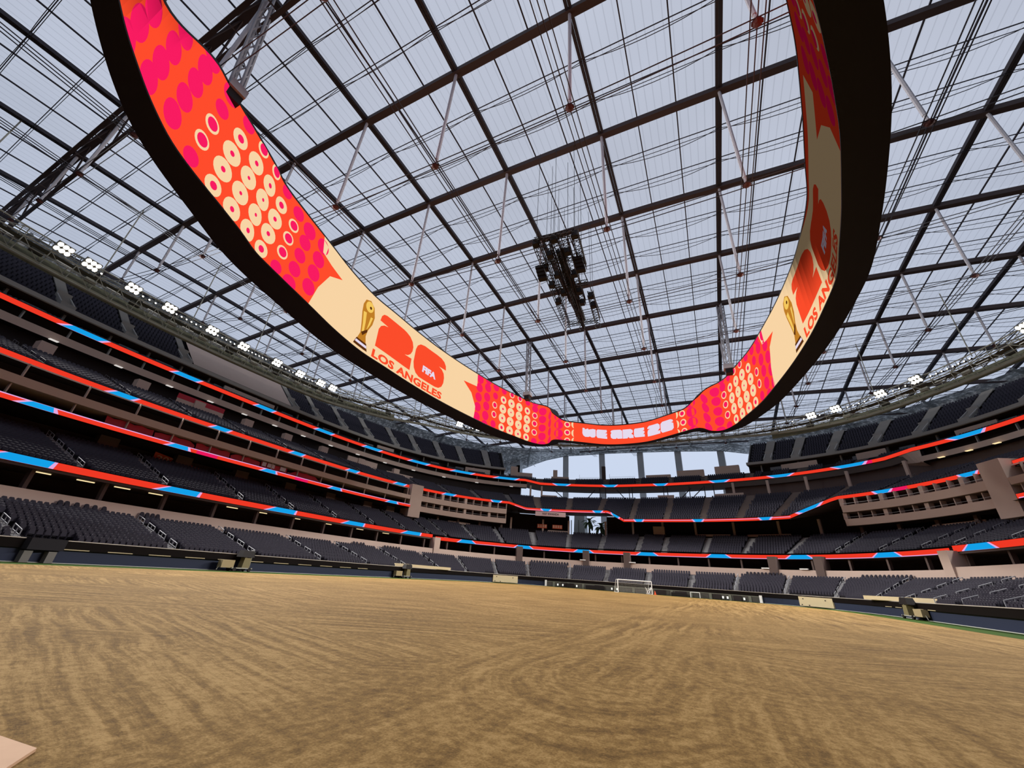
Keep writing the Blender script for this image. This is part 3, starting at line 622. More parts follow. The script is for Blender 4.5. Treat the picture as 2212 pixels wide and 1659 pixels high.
for j in range(len(GY)-1):
    for t in (1/3, 2/3):
        y = GY[j] + 16.45*t; l = lim(y=y)
        if l is None: continue
        xs = np.linspace(l[0], l[1], 40); mb = MB(); boxbeam(mb, np.c_[xs, np.full(40, y), roofz(xs, y)+.4], .1, .12); boxbeam(mb, np.c_[xs, np.full(40, y+.25), roofz(xs, y)-.35], .07, .07)
        for i in range(len(GX)-1):
            if GX[i] < l[0] or GX[i+1] > l[1]: continue
            q = np.linspace(0, 1, 9); xx = GX[i]+16.5*q; zz = roofz(xx, y)-.2-1.5*4*q*(1-q)
            boxbeam(mb, np.c_[xx, np.full(9, y), zz], .07, .07)
        mb.build('cross_cable', M_cable, roof)
ZB_ = 43.9
def lowz(x, y): return roofz(x, y) - np.maximum(20.6*(1-((x-XC)/120)**2-((y-45)/145)**2), 2.5)
for x in GX:
    for y in GY:
        if not inside(x, y, 50): continue
        zt, zb = float(roofz(x, y))-.4, float(lowz(x, y))
        st = MB().tube((x, y, zt), (x, y, zb+1.2), .21, 7, r2=.21).tube((x, y, zb+1.3), (x, y, zb), .16, 6).build('strut', M_strut, roof)
        MB().ball((x, y, zb), .45, nu=7, nv=5, sz=.8).box((x, y, zb), .9, .3, .25).build('cast_node', M_node, st)
for x in GX:
    l = lim(x=x, w=54)
    if l is None: continue
    ys = np.linspace(l[0], l[1], 24); mb = MB()
    for dx in (-.55, 0, .55): boxbeam(mb, np.c_[np.full(24, x+dx), ys, lowz(x, ys)], .085, .085)
    mb.build('lower_cable', M_cable, roof)
for y in GY:
    l = lim(y=y, w=54)
    if l is None: continue
    xs = np.linspace(l[0], l[1], 24); mb = MB()
    for dy in (-.35, .35): boxbeam(mb, np.c_[xs, np.full(24, y+dy), lowz(xs, y)], .08, .08)
    mb.build('lower_cable', M_cable, roof)
# deep arch truss behind the near end of the video board
l = lim(y=6.0); xs = np.linspace(l[0], l[1], 34); mb = MB()
for dy, dz in ((-1.1, -3.2), (1.1, -3.2)): boxbeam(mb, np.c_[xs, np.full(34, 6.0+dy), roofz(xs, 6.0)+dz], .5, .5)
for i in range(33):
    a = (xs[i], 4.9, roofz(xs[i], 6)-3.2); b = (xs[i+1], 6.0, roofz(xs[i+1], 6)-.3); c = (xs[i], 7.1, roofz(xs[i], 6)-3.2); mb.tube(a, b, .13, 4).tube(c, b, .13, 4).tube(a, c, .1, 4)
mb.build('arch_truss', M_steel, roof)

# canopy shell between roof edge and the outer arch, and the tall columns at the far end
m_sh = bpy.data.materials.new('perforated_metal_shell'); m_sh.use_nodes = True; nt = m_sh.node_tree; N = nt.nodes.new; L = nt.links.new; b = nt.nodes['Principled BSDF']
_tc = N('ShaderNodeTexCoord'); _vo = N('ShaderNodeTexNoise'); _vo.inputs['Scale'].default_value = .75; _vo.inputs['Detail'].default_value = 5; _vo.inputs['Roughness'].default_value = .75; L(_tc.outputs['Object'], _vo.inputs['Vector'])
_cr = N('ShaderNodeValToRGB'); e = _cr.color_ramp.elements; e[0].position = .40; e[0].color = (.16, .175, .18, 1); e[1].position = .62; e[1].color = (.9, .92, .92, 1); k = e.new(.53); k.color = (.36, .385, .395, 1)
L(_vo.outputs['Fac'], _cr.inputs[0]); L(_cr.outputs[0], b.inputs['Base Color']); b.inputs['Roughness'].default_value = .6
shell = empty('canopy', kind='structure', label='grey mottled perforated metal canopy arching from the roof edge to the tall outer columns')
EDGE = interp([(-200, 20), (-42, 24), (-34, 41), (-30.5, 47.5), (-28.3, 50.4), (-25.3, 54.7), (-21.7, 57.1), (-14, 57.8), (-6, 57.5), (4, 57), (14, 55.8), (19, 53), (23, 48.5), (28, 40), (36, 24), (200, 20)])
sE = srange(-185, 150, 1.6)
rz = lambda s, w: np.array([roofz(*q) for q in P(s, w)])
zin = rz(sE, 58)-.6; zed = EDGE(sE); f_ = np.clip((zed-20)/37, 0, 1)
rows_ = [P3(sE, 57, zin+.3), P3(sE, 60, zin), P3(sE, 63, zin*.8+np.maximum(zed, 46)*.2), P3(sE, 67, zin*.5+np.maximum(zed, 46)*.5+1.0*f_), P3(sE, 72, np.maximum(zed+.8, 46)), P3(sE, 75, zed)]
MB().grid(rows_).build('shell_panels', m_sh, shell)
MB().grid([P3(sE, 75, zed), P3(sE, 75.6, zed), P3(sE, 75.6, zed+1.2)]).build('arch_rim', mat('dark_arch_rim', (70, 74, 78), .7), shell)
for s0 in np.arange(-130, 62, 7.3):
    q = np.array([s0]); w_ = [55, 60, 63, 67, 72]; z_ = [rz(q, 55)[0]-1.0, rz(q, 60)[0]-1.2, np.interp(s0, sE, rows_[2][:, 2])-1, np.interp(s0, sE, rows_[3][:, 2])-1, np.interp(s0, sE, rows_[4][:, 2])-1]
    pts = [P3(q, a, c)[0] for a, c in zip(w_, z_)]; pass
    MB().path(pts, .38, 6).build('rib', mat('grey_rib_steel', (112, 116, 116), .6), shell)
    mb = MB()
    for a, c in zip(pts[1:-1], pts[2:]):
        for ds in (-3.6, 3.6):
            t = NRM(s0); e2 = np.array(c) + np.array([t[1], -t[0], 0])*ds; mb.tube(a, e2, .12, 4)
    mb.build('diagonal_brace', MATS['grey_rib_steel'], shell)
for i, s0 in enumerate((-21.6, -14.9, -6.1, 4.5, 13.5)):
    X, Y = frame(0.0); sbox(MB(), s0, 77, 31, 2.7, 2.4, 66).build('tower_column', mat('pale_grey_column', (226, 230, 232), .7), shell)
X, Y = frame(0.0)
q = P3(-29.6, 70, 0); MB().box(q+(0, 0, 27), 5.0, 3, 54, X, Y).box(q+(1.6, 0, 46), 2.0, 3.0, 8, X, Y).build('tower_column', mat('dim_grey_column', (200, 206, 208), .7), shell)
# ---------------------------------------------------------------- oval video board
HB = [(0,95.4),(5.2,94.6),(10.5,91.4),(15.1,88.4),(16.9,88.3),(18.8,90.6),(21.0,90.7),(23.1,87.9),(24.7,83.6),(26.9,77.3),(28.4,70.8),(29.9,63),(30.9,55.5),(31.3,49.2),(31.4,43.5)]
HL = [(31.5,38),(30.6,32),(29.1,26.1),(27.7,20.5),(26.7,17.0),(25.4,14.6),(24.0,11.6),(22.5,8.2),(21.1,5.7),(19.2,3.5),(17.1,1.6),(14.5,-.4),(11,-2.4),(6.5,-3.9)]
HR = [(30.7,38.8),(30.0,34.5),(29.5,31.9),(28.3,26.3),(27.3,22.8),(26.2,19.4),(25.0,16.1),(23.2,12.0),(21.0,8.0),(18.4,4.2),(15,.6),(11,-2.0),(6.5,-3.8)]
XB, ZB = -15.45, 32.46
def catmull(Pt, k=14):
    Pt = np.array(Pt, float); n = len(Pt); out = []
    for i in range(n):
        p0, p1, p2, p3 = Pt[(i-1) % n], Pt[i], Pt[(i+1) % n], Pt[(i+2) % n]
        for j in range(k):
            t = j/k; out.append(.5*((2*p1)+(p2-p0)*t+(2*p0-5*p1+4*p2-p3)*t*t+(3*p1-p0-3*p2+p3)*t**3))
    return np.array(out)
BPOLY = catmull([(XB-dx, y) for dx, y in HB+HL] + [(XB, -4.4)] + [(XB+dx, y) for dx, y in (HB[1:]+HR)][::-1])
_bp = np.vstack([BPOLY, BPOLY[:1]]); _bu = np.concatenate([[0], np.cumsum(np.hypot(*np.diff(_bp, axis=0).T))]); TOT = _bu[-1]
def bpt(u):
    u = np.asarray(u, float) % TOT; return np.stack([np.interp(u, _bu, _bp[:, 0]), np.interp(u, _bu, _bp[:, 1])], -1)
def bnr(u):
    d = bpt(np.asarray(u)+.6)-bpt(np.asarray(u)-.6); d /= np.linalg.norm(d, axis=-1)[..., None]; return np.stack([-d[..., 1], d[..., 0]], -1)   # towards the middle
sst = lambda a, b, x: (lambda t: t*t*(3-2*t))(np.clip((x-a)/(b-a), 0, 1))
def bh(u):
    u = (np.asarray(u, float)+TOT/2) % TOT - TOT/2; m = np.minimum(abs(u), TOT/2-abs(u)); return 5.1 + 5.95*sst(15.0, 24.5, m) + 2.0*sst(-64, -84, u)*sst(-116, -100, u)
def bthick(u):
    u = (np.asarray(u, float)+TOT/2) % TOT - TOT/2; m = np.minimum(abs(u), TOT/2-abs(u)); return 1.1 + np.where(u > 0, 3.2, 1.75)*sst(6, 42, m)
board = empty('video_board', (0, 0, 0), label='giant oval two-sided video board hanging above the pitch', cat='video board')
uu = np.linspace(0, TOT, 401); ip = bpt(uu); nn = bnr(uu)
# smooth outer line
op = ip - nn*bthick(uu)[:, None]
for _ in range(14): op[1:-1] = .25*op[:-2]+.5*op[1:-1]+.25*op[2:]
z3 = lambda p, z: np.c_[p, np.broadcast_to(z, len(p))]
MB().grid([z3(op, ZB), z3(ip+nn*.04, ZB), z3(ip+nn*.04, ZB+.16)]).build('underside', M_black, board)
MB().grid([z3(op, ZB), z3(op-nn*.1, ZB+bh(uu)+.1)]).build('outer_face', mat('dark_outer_screen', (24, 20, 22), .5), board)
MB().grid([z3(ip+nn*.06, ZB+bh(uu)-.05), z3(ip+nn*.06, ZB+bh(uu)+.22), z3(op-nn*.1, ZB+bh(uu)+.22)]).build('top_frame', M_black, board)
C_ORG = led('board_orange', (255, 76, 44), 1.0); C_MAG = led('board_magenta', (252, 28, 98), .97); C_CRM = led('board_cream', (250, 214, 166), .98); C_WHT = led('board_lilac_white', (232, 220, 240), .97); C_LOGO = led('board_logo_red', (255, 78, 44), .97)
C_GOLD = led('board_gold', (196, 128, 40), .95); C_GOLD2 = led('board_gold_light', (250, 204, 96), .95); C_BRN = led('board_brown', (92, 48, 16), .95)
MB().grid([z3(ip, ZB+.12), z3(ip, ZB+bh(uu))]).build('inner_screen', C_ORG, board)
ulabel = {}
def layer(name, polys, m, depth):
    """flat print of the picture shown: polygons in (u along the screen, v up) laid on the screen"""
    bm = bmesh.new()
    for pl in polys:
        vs = [bm.verts.new((a, b, 0)) for a, b in pl]
        try: bm.faces.new(vs)
        except ValueError: pass
    if not bm.faces: bm.free(); return
    us = [v.co.x for v in bm.verts]; step = 1.4
    for k in np.arange(math.ceil(min(us)/step), math.floor(max(us)/step)+1):
        near = [f for f in bm.faces if min(v.co.x for v in f.verts) < k*step-1e-4 and max(v.co.x for v in f.verts) > k*step+1e-4]
        if not near: continue
        g = list({v for f in near for v in f.verts}) + list({e for f in near for e in f.edges}) + near
        bmesh.ops.bisect_plane(bm, geom=g, plane_co=(k*step, 0, 0), plane_no=(1, 0, 0))
    bmesh.ops.triangulate(bm, faces=bm.faces[:])
    u = np.array([v.co.x for v in bm.verts]); w = np.array([v.co.y for v in bm.verts]); w = np.clip(w, .14, bh(u)-.02)
    p = bpt(u) + bnr(u)*depth
    for v, a, b in zip(bm.verts, p, w): v.co = (a[0], a[1], ZB+b)
    me = bpy.data.meshes.new(name); bm.to_mesh(me); bm.free(); me.materials.append(m); link(name, me, board, kind='stuff' if len(polys) > 1 else None)
def circ(u, v, r, n=20, rv=None): return [(u+r*math.cos(2*math.pi*i/n), v+(rv or r)*math.sin(2*math.pi*i/n)) for i in range(n)]
mag, crm, hole = [], [], []
FAR = [17.2, 21.0, 23.9, 26.2, 28.8, 31.8, 34.7, 37.5, 40.4, 43.3, 46.2]; NEARC = [91.9, 94.85, 97.3, 99.95, 102.65, 105.4, 108.1, 111.0, 114.25, 117.6, 120.8, 124, 127.2, 130.4, 133.6, 137]
FV = {17.2: (3.98, 1.74, 6.2, -.4), 21.0: (5.33, 3.0, .7, 7.5), 23.9: (9.2, 6.92, 4.54, 2.2, -.1), 26.2: (9.5, 7.59, 5.36, 2.97, .55, 11.3), 43.3: (9.2, 6.73, 4.46, 2.09, -.2, 11.2), 46.2: (10.2, 8, 5.6, 3.2, .8)}
NV = {91.9: (9.42, 7, 4.6, 2.2), 94.85: (9.28, 7.15, 4.9, 2.6, .3), 97.3: (9.74, 7.6, 5.4, 3.08, .7), 114.25: (10.4, 8.46, 6.36, 4.12, 1.79), 117.6: (9.4, 7.32, 5.04, 2.84, .82), 120.8: (8.0, 5.9, 3.83, 1.74, -.2), 124: (6.9, 4.9, 2.9, .8), 127.2: (5.6, 3.6, 1.6)}
cols = [(sg*u, 33.25, FV.get(u)) for u in FAR for sg in (1, -1)] + [(sg*u, 104.0, NV.get(u)) for u in NEARC[:13] for sg in (1, -1)]
for u, uc, vv in cols:
    h = float(bh(u))
    for v in (vv or [.98+2.4*k for k in range(-1, 6)]):
        if v < -.5 or v > h+.5: continue
        d = math.hypot((abs(u)-uc)/2.8, (v-4.6)/2.42)
        if d < 1.95: crm.append(circ(u, v, 1.17)); hole.append(circ(u, v, .14+.10*d, 12))
        elif d < 2.28: crm.append(circ(u, v, 1.0)); hole.append(circ(u, v, .42, 14))
        elif d < 2.85: crm.append(circ(u, v, .86)); hole.append(circ(u, v, .62, 16))
        else: mag.append(circ(u, v, min(1.12 if uc < 50 else 1.16, .62+.32*(d-2.6)+.15), 20))
for sg in (1, -1):
    for v in (4.3, 2.2, .1): crm.append(circ(sg*15.0, v, .78)); hole.append(circ(sg*15.0, v, .5, 14))
    for v in (4.5, 2.2, .1): crm.append([(sg*13.2+sg*.75*math.cos(t), v+.95*math.sin(t)) for t in np.linspace(-1.5, 1.5, 9)] + [(sg*13.2+sg*.25*math.cos(t), v+.95*math.sin(t)) for t in np.linspace(1.4, -1.4, 7)])
layer('magenta_dots', mag, C_MAG, .05); layer('cream_dots', crm, C_CRM, .05); layer('magenta_dot_centres', hole, C_MAG, .09)
def text_polys(txt, off=0.0, space=1.0):
    cu = bpy.data.curves.new('t', 'FONT'); cu.body = txt; cu.size = 1; cu.offset = off; cu.resolution_u = 3; cu.space_character = space
    ob = bpy.data.objects.new('t', cu); COL.objects.link(ob); dg = bpy.context.evaluated_depsgraph_get(); me = ob.evaluated_get(dg).to_mesh()
    V = np.array([v.co[:2] for v in me.vertices]); F = [list(p.vertices) for p in me.polygons]
    ob.evaluated_get(dg).to_mesh_clear(); bpy.data.objects.remove(ob); bpy.data.curves.remove(cu)
    return V, F
def text_layer(name, txt, u0, u1, v0, v1, m, depth, off=.03, space=1.0):
    V, F = text_polys(txt, off, space); mn, mx = V.min(0), V.max(0); q = (V-mn)/(mx-mn); U = u0+(u1-u0)*q[:, 0]; Vv = v0+(v1-v0)*q[:, 1]
    layer(name, [[(U[i], Vv[i]) for i in f] for f in F], m, depth)
two = [(.8,2.55),(9.77,2.4),(9.72,4.83),(7.81,4.73),(8.6,5.0),(9.25,5.6),(9.6,6.4),(9.6,7.3),(9.2,8.2),(8.3,8.9),(7.2,9.22),(6.3,9.32),(1.8,9.35),(1.15,9.15),(.75,8.6),(.62,7.6),(2.62,7.43),(1.7,7.2),(1.05,6.7),(.72,5.9)]
six = [(10.35,4.6),(10.7,3.5),(11.4,2.7),(12.4,2.3),(17.2,2.3),(18.2,2.5),(19.0,3.1),(19.4,4.1),(19.4,5.3),(19.1,6.2),(18.4,6.8),(17.5,7.1),(19.6,7.15),(19.4,8.1),(18.8,8.8),(17.8,9.2),(16.3,9.32),(12.6,9.3),(11.4,9.0),(10.65,8.3),(10.35,7.3)]
for k, off in enumerate((77.0, 77.0-TOT/2)):
    U = lambda pl: [(off-x, v) for x, v in pl]
    layer('cream_panel', [U([(-14.0,.0),(-13.4,3.4),(-12.0,6.6),(-9.4,8.1),(-12.4,8.3),(-14.6,8.7),(-15.3,11.2),(29.7,11.2),(30.0,7.95),(25.4,7.5),(28.3,5.7),(30.1,2.85),(29.9,.0)])], C_CRM, .05)
    layer('big_numeral', [U(two), U(six)], C_LOGO, .10)
    text_layer('city_lettering', 'LOS ANGELES', off-.55, off-19.45, .35, 1.9, C_LOGO, .10, .045, 1.05)
    text_layer('logo_lettering', 'FIFA', off-13.0, off-17.0, 3.75, 5.15, C_WHT, .15, .06, 1.0)
    c = lambda x, v, r, n=18, rv=None: [(off-x+r*math.cos(2*math.pi*i/n), v+(rv or r)*math.sin(2*math.pi*i/n)) for i in range(n)]
    layer('gold_cup', [U([(-3.2,1.75),(-1.1,1.75),(-1.5,3.0),(-1.35,4.2),(-.75,5.7),(-.62,7.2),(-1.2,8.9),(-2.3,9.6),(-3.4,9.1),(-3.75,8.0),(-3.6,6.6),(-3.1,4.6),(-2.8,3.0)])], C_GOLD, .08)
    layer('gold_cup_light', [c(-2.25, 8.35, .95, 18, .98), U([(-3.35,6.8),(-2.6,7.0),(-2.3,5.2),(-2.15,3.2),(-2.6,3.2),(-2.85,4.8)]), U([(-1.0,6.9),(-1.25,5.4),(-1.75,4.0),(-1.6,5.6),(-1.5,6.8)])], C_GOLD2, .11)
    layer('gold_cup_shade', [U([(-2.75,3.1),(-1.55,4.3),(-1.45,3.8),(-2.3,2.7)]), c(-2.0, 8.3, .28, 10)], C_BRN, .13)
    layer('gold_cup_foot', [U([(-3.75,.55),(-.5,.55),(-1.0,1.8),(-3.3,1.8)])], C_BRN, .10); layer('gold_cup_label', [U([(-3.5,1.0),(-.75,1.0),(-.9,1.45),(-3.35,1.45)])], C_WHT, .12)
# the slogan, in fat rounded letters
def slogan(off):
    L_ = []
    def add(x0, w, v0, h, pl): L_.append([(off-(x0+x*w), v0+v*h) for x, v in pl])
    Wp = [(.02,1),(.16,1),(.2,.85),(.42,1),(.48,.85),(.52,.9),(.8,1),(1,.95),(1,.25),(.9,.05),(.7,0),(.55,.1),(.45,.02),(.2,0),(.06,.15),(0,.4)]
    Ep = [(0,.25),(.1,.05),(1,0),(1,.28),(.85,.28),(1,.42),(1,.62),(.82,.62),(1,.76),(.98,1),(.12,1),(.02,.85)]
    Ap = [(0,.45),(.08,.7),(0,.78),(.1,.95),(.3,1),(.85,1),(1,.85),(1,0),(.58,0),(.52,.12),(.46,0),(.2,0),(.03,.12)]
    Rp = [(0,0),(0,1),(.75,1),(.95,.85),(.95,.6),(.8,.48),(.98,.3),(1,0),(.62,0),(.5,.15),(.42,0)]
    T2 = [(0,0),(1,0),(1,.3),(.8,.3),(1,.5),(1,.82),(.85,1),(.15,1),(.02,.85),(.02,.72),(.22,.7),(.05,.6),(0,.4)]
    T6 = [(0,.2),(.12,0),(.85,0),(1,.15),(1,.6),(.85,.72),(1,.74),(.97,.9),(.82,1),(.18,1),(.03,.85)]
    add(0, 3.5, 1.6, 2.3, Wp); add(3.65, 2.7, 1.55, 2.35, Ep); add(7.2, 2.9, 1.55, 2.35, Ap); add(10.2, 2.6, 1.5, 2.35, Rp); add(12.9, 2.65, 1.45, 2.35, Ep); add(16.3, 3.5, 1.3, 2.6, T2); add(19.95, 3.6, 1.25, 2.65, T6)
    layer('slogan_lettering', L_, C_WHT, .08)
slogan(11.1); slogan(11.1-TOT/2)
# hangers: lattice masts from the roof nodes to the top of the board
for hx, hy in ((-40.06, 6.2), (-40.06, 88.25), (9.44, 88.25), (9.44, 6.2)):
    mb = MB(); top = np.array([hx, hy, float(roofz(hx, hy))-.6]); d = np.array([XB-hx, 45-hy, 0]); d /= np.linalg.norm(d)
    bot = np.array([hx+ (2.2 if hx < XB else -1.2), hy-(4 if hy > 40 else -1.3), ZB+11.6]); sd = np.array([-d[1], d[0], 0])
    cs = [sd*a+d*b for a, b in ((-.55, -.45), (.55, -.45), (.55, .45), (-.55, .45))]
    for c in cs: mb.tube(top+c, bot+c, .15, 5)
    for k in range(9):
        for i in range(4): mb.tube(top+(bot-top)*k/9+cs[i], top+(bot-top)*(k+1)/9+cs[(i+1) % 4], .08, 4)
    mb.box(bot, 1.9, 1.6, 1.0); h_ = mb.build('hanger_mast', mat('pale_mast_steel', (140, 140, 146), .5), board)
    bot2 = bot + np.array([0, 0, -1.0]); MB().box(bot2, 1.3, 1.5, 1.1).build('hoist', M_black, h_)
# ---------------------------------------------------------------- catwalk with floodlights at the roof edge
CWW = interp([(-170, 28.5), (-130, 28), (-100, 27.5), (-85, 26.6), (-77, 25.4), (-66, 20), (-56, 15.8), (-44, 14.6), (-34, 14.0), (-22, 18), (-8, 20), (18, 20.2), (25, 20.6), (46, 20.6), (70, 24), (170, 27)])
walk = empty('catwalk', label='grey lattice catwalk running round the roof edge and carrying the floodlights', cat='catwalk')
s = srange(-150, 90, 2.4); w = CWW(s); mb = MB()
ZD = interp([(-200, 41.3), (-66, 41.3), (-50, 42.6), (-30, 43.6), (16, 43.6), (28, 42.6), (40, 41.6), (200, 41)])(s)
for dw, dz, r in ((-.4, .9, .12), (1.6, .9, .12), (-.4, -.7, .12), (1.6, -.7, .12), (1.6, 2.0, .06), (-.2, -1.9, .09)): mb.path(P3(s, w+dw, 45+dz), r, 4)
mb.path(P3(s, w+.4, ZD+.2), .16, 4); mb.path(P3(s, w+2.0, ZD+.9), .12, 4)
for i in range(len(s)-1):
    a = [P3(s[i+j], w[i+j]+dw, z) for j, dw, z in ((0, -.4, 44.3), (1, -.4, 45.9), (0, -.4, 45.9), (0, 1.6, 44.3), (0, 1.6, 47), (0, .4, ZD[i]+.2), (1, .4, ZD[i+1]+.2), (0, 2.0, ZD[i]+.9))]
    mb.tube(a[0], a[1], .07, 4); mb.tube(a[0], a[2], .07, 4); mb.tube(a[0], a[3], .08, 4); mb.tube(a[3], a[4], .06, 4)
    mb.tube(a[0], a[5], .07, 4); mb.tube(a[0], a[6], .06, 4); mb.tube(a[3], a[7], .08, 4)
mb.build('lattice', M_truss, walk)
ZDf = interp(list(zip(s, ZD)))
strip(-150, 90, [(lambda s: CWW(s)+.1, 44.25), (lambda s: CWW(s)+1.5, 44.25)], 2).build('walk_plate', mat('dim_catwalk_plate', (112, 112, 100), .7), walk)
strip(-150, 90, [(lambda s: CWW(s)+.5, ZDf), (lambda s: CWW(s)+.5, lambda s: ZDf(s)+.75)], 2).build('edge_fascia', mat('olive_grey_fascia', (150, 148, 128), .8), walk)
strip(-150, -62, [(lambda s: CWW(s)+2.6, 41.9), (lambda s: CWW(s)+2.6, 44.0)], 2).build('mesh_screen', mat('olive_mesh', (120, 122, 104), .9, noise=.4, scale=1.2), walk)
strip(26, 90, [(lambda s: CWW(s)+2.6, 42.2), (lambda s: CWW(s)+2.6, 44.0)], 2).build('mesh_screen', MATS['olive_mesh'], walk)
for s0 in list(np.arange(-132, -60, 5.2)) + list(np.arange(27, 60, 5.2)):
    sbox(MB(), s0, float(CWW(s0))+.2, 43.2, 1.6, .5, .7).build('equipment_box', M_truss if int(s0) % 2 else mat('dark_equipment', (60, 60, 54), .7), walk)
    sbox(MB(), s0+2.4, float(CWW(s0))-.1, 43.5, 2.2, .12, .14).build('light_strip', mat('pale_strip', (220, 222, 214), .5), walk)
for s0 in np.arange(-146, 88, 12.5): MB().tube(P3(s0, float(CWW(s0))+.8, 46), P3(s0, float(CWW(s0))+.8, float(roofz(*P(s0, float(CWW(s0)))))), .1, 5).build('hanger_rod', M_truss, walk)
lamp_e = emit('floodlight_lens', (255, 252, 240), 14.0); dot_e = emit('small_spot_lens', (255, 252, 245), 2.6)
FL = [-125.6, -122.8, -117.9, -112.9, -105.8, -99.5, -91.8, -86.0, -80.9, -77.9, -47.6, -42.5, 33.2, 36.8, 43.2, 48.1]
ORD = ['first', 'second', 'third', 'fourth', 'fifth', 'sixth', 'seventh', 'eighth', 'ninth', 'tenth']
def floodlight(s0, label):
    w0 = float(CWW(s0)); c = P3(s0, w0-1.4, 45.2); X, Y = frame(s0); Y2 = Y*.8+np.array([0, 0, .6]); Z2 = np.cross(X, Y2)
    o = empty('floodlight', label=label, cat='floodlight', group='floodlights on the catwalk')
    MB().box(c, 2.2, .5, 1.7, X, Y2, -Z2).box(c+Y2*.5, 1.4, .6, 1.0, X, Y2, -Z2).build('housing', mat('floodlight_housing', (120, 118, 108), .5), o)
    mb = MB()
    for a in (-.72, 0, .72):
        for b in (-.42, .42):
            p = c - Y2*.27 + X*a - Z2*b; t = np.arange(12)/12*2*np.pi; mb.add(p + np.outer(np.cos(t), X)*.33 - np.outer(np.sin(t), Z2)*.36, [list(range(12))])
    mb.build('lens', lamp_e, o)
    ld = bpy.data.lights.new('beam', 'SPOT'); ld.energy = FLOOD_W; ld.color = FLOOD_COL; ld.spot_size = math.radians(96); ld.spot_blend = .85; ld.shadow_soft_size = .8
    lo = bpy.data.objects.new('beam', ld); COL.objects.link(lo); lo.parent = o; p = c - Y2*.9; lo.location = p
    tgt = np.array([XC - (p[0]-XC)*.25, YC + (p[1]-YC)*.3, 0]); lo.rotation_euler = Vector(tgt-p).to_track_quat('-Z', 'Y').to_euler()
for i, s0 in enumerate(FL):
    if i < 10: lb = 'blazing white floodlight, %s from the left on the left roof edge' % ORD[i]
    elif i < 12: lb = 'blazing white floodlight under the video board\'s left corner, %s of the pair' % ('left' if i == 10 else 'right')
    else: lb = 'blazing white floodlight, %s from the left on the right roof edge' % ORD[i-12]
    floodlight(s0, lb)
for s0, lb in ((62, 'fifth'), (68, 'sixth'), (74, 'seventh'), (80, 'eighth'), (86, 'ninth')): floodlight(s0, 'unseen floodlight added for its light, %s from the left on the right roof edge' % lb)  # out-of-view floodlights added to give the bowl more light
# strings of small spots between them
for a, b in [(-122.2, -121.4), (-117.2, -114.6), (-112.3, -107.5), (-105.2, -101), (-98.8, -94), (-91, -87.4), (-85, -81.8), (-79.5, -78), (-46.6, -44.0), (31.9, 30.2), (35.9, 34.2), (42.2, 38.2), (47.2, 44.6), (54.6, 49.6)]:
    for s0 in np.linspace(a, b, max(2, int(abs(b-a)/.62))):
        c = P3(s0, float(CWW(s0))-.9, 44.9); X, Y = frame(s0); t = np.arange(8)/8*2*np.pi; mb = MB()
        mb.tube(c, c+Y*.4, .17, 6, m=1); mb.add(c-Y*.01 + np.outer(np.cos(t), X)*.17 + np.outer(np.sin(t), (0, 0, 1))*.17, [list(range(8))], 0)
        mb.build('small_spot', [dot_e, M_black], walk)
# ---------------------------------------------------------------- black rigging grid hanging in the middle
rig = empty('rigging_grid', label='black lattice rigging grid with cable bundle hanging in the middle of the roof', cat='rigging')
R0 = np.array([-15.1, 48.5, 44.8]); ya = math.radians(5.5); RX = np.array([math.cos(ya), math.sin(ya), 0]); RY = np.array([math.sin(ya)*-1, math.cos(ya), 0])
rp = lambda a, b, c=0: R0 + RX*a + RY*b + np.array([0, 0, c])
def lattice(mb, a, b, wd=.46, st=.8, r=.07):
    a = np.array(a); b = np.array(b); d = b-a; Ln = np.linalg.norm(d); d /= Ln; x = np.cross(d, (0, 0, 1.)); x = x/np.linalg.norm(x) if np.linalg.norm(x) > .1 else np.array([1., 0, 0]); y = np.cross(d, x)
    cs = [x*i*wd+y*j*wd for i, j in ((-1, -1), (1, -1), (1, 1), (-1, 1))]; n = max(2, int(Ln/st))
    for c in cs: mb.tube(a+c, b+c, r, 4)
    for k in range(n):
        for i in range(4): mb.tube(a+(b-a)*k/n+cs[i], a+(b-a)*(k+1)/n+cs[(i+1) % 4], r*.7, 3)
for x0, b0, b1 in ((-2.9, -10.5, 10.8), (-.2, -10.5, 10.8), (2.7, -10.5, -3.5), (2.7, 2.8, 10.8), (-1.5, -10, 4), (1.1, -10, 5)):
    mb = MB(); lattice(mb, rp(x0, b0), rp(x0, b1)); mb.build('lattice_beam', M_black, rig)
for y0 in (-10.6, -6, 0, 10.8):
    mb = MB(); lattice(mb, rp(-3, y0), rp(2.8, y0), .3); mb.build('lattice_beam', M_black, rig)
mb = MB()
for k in range(16):
    a = rp(-.1+RNG.uniform(-.45, .45), -7.5, .4+RNG.uniform(-.3, .3)); pts = [a+(rp(0, 18.2)-rp(0, 0))*t+np.array([0, 0, 0])+RNG.uniform(-.12, .12, 3) for t in np.linspace(0, 1, 9)]; mb.path(pts, .16, 5)
mb.build('cable_bundle', M_black, rig)
for x0, y0 in ((-2.9, -10.2), (-.2, -10.2), (2.7, -10.2), (-1.5, -7.5), (1.1, -7.4), (-1.5, -3), (1.1, -2.5), (-1.5, 1.5), (1.1, 1.8), (-2.9, 3.5), (2.7, 3.4), (-2.9, -5), (2.7, -5), (-2.9, -1), (2.7, 6), (1.0, 4.8)):
    MB().box(rp(x0, y0, -.1), .8, .8, .95, RX, RY).tube(rp(x0, y0, .4), (*rp(x0, y0)[:2], float(roofz(*rp(x0, y0)[:2]))), .035, 4).build('chain_hoist', M_black, rig)
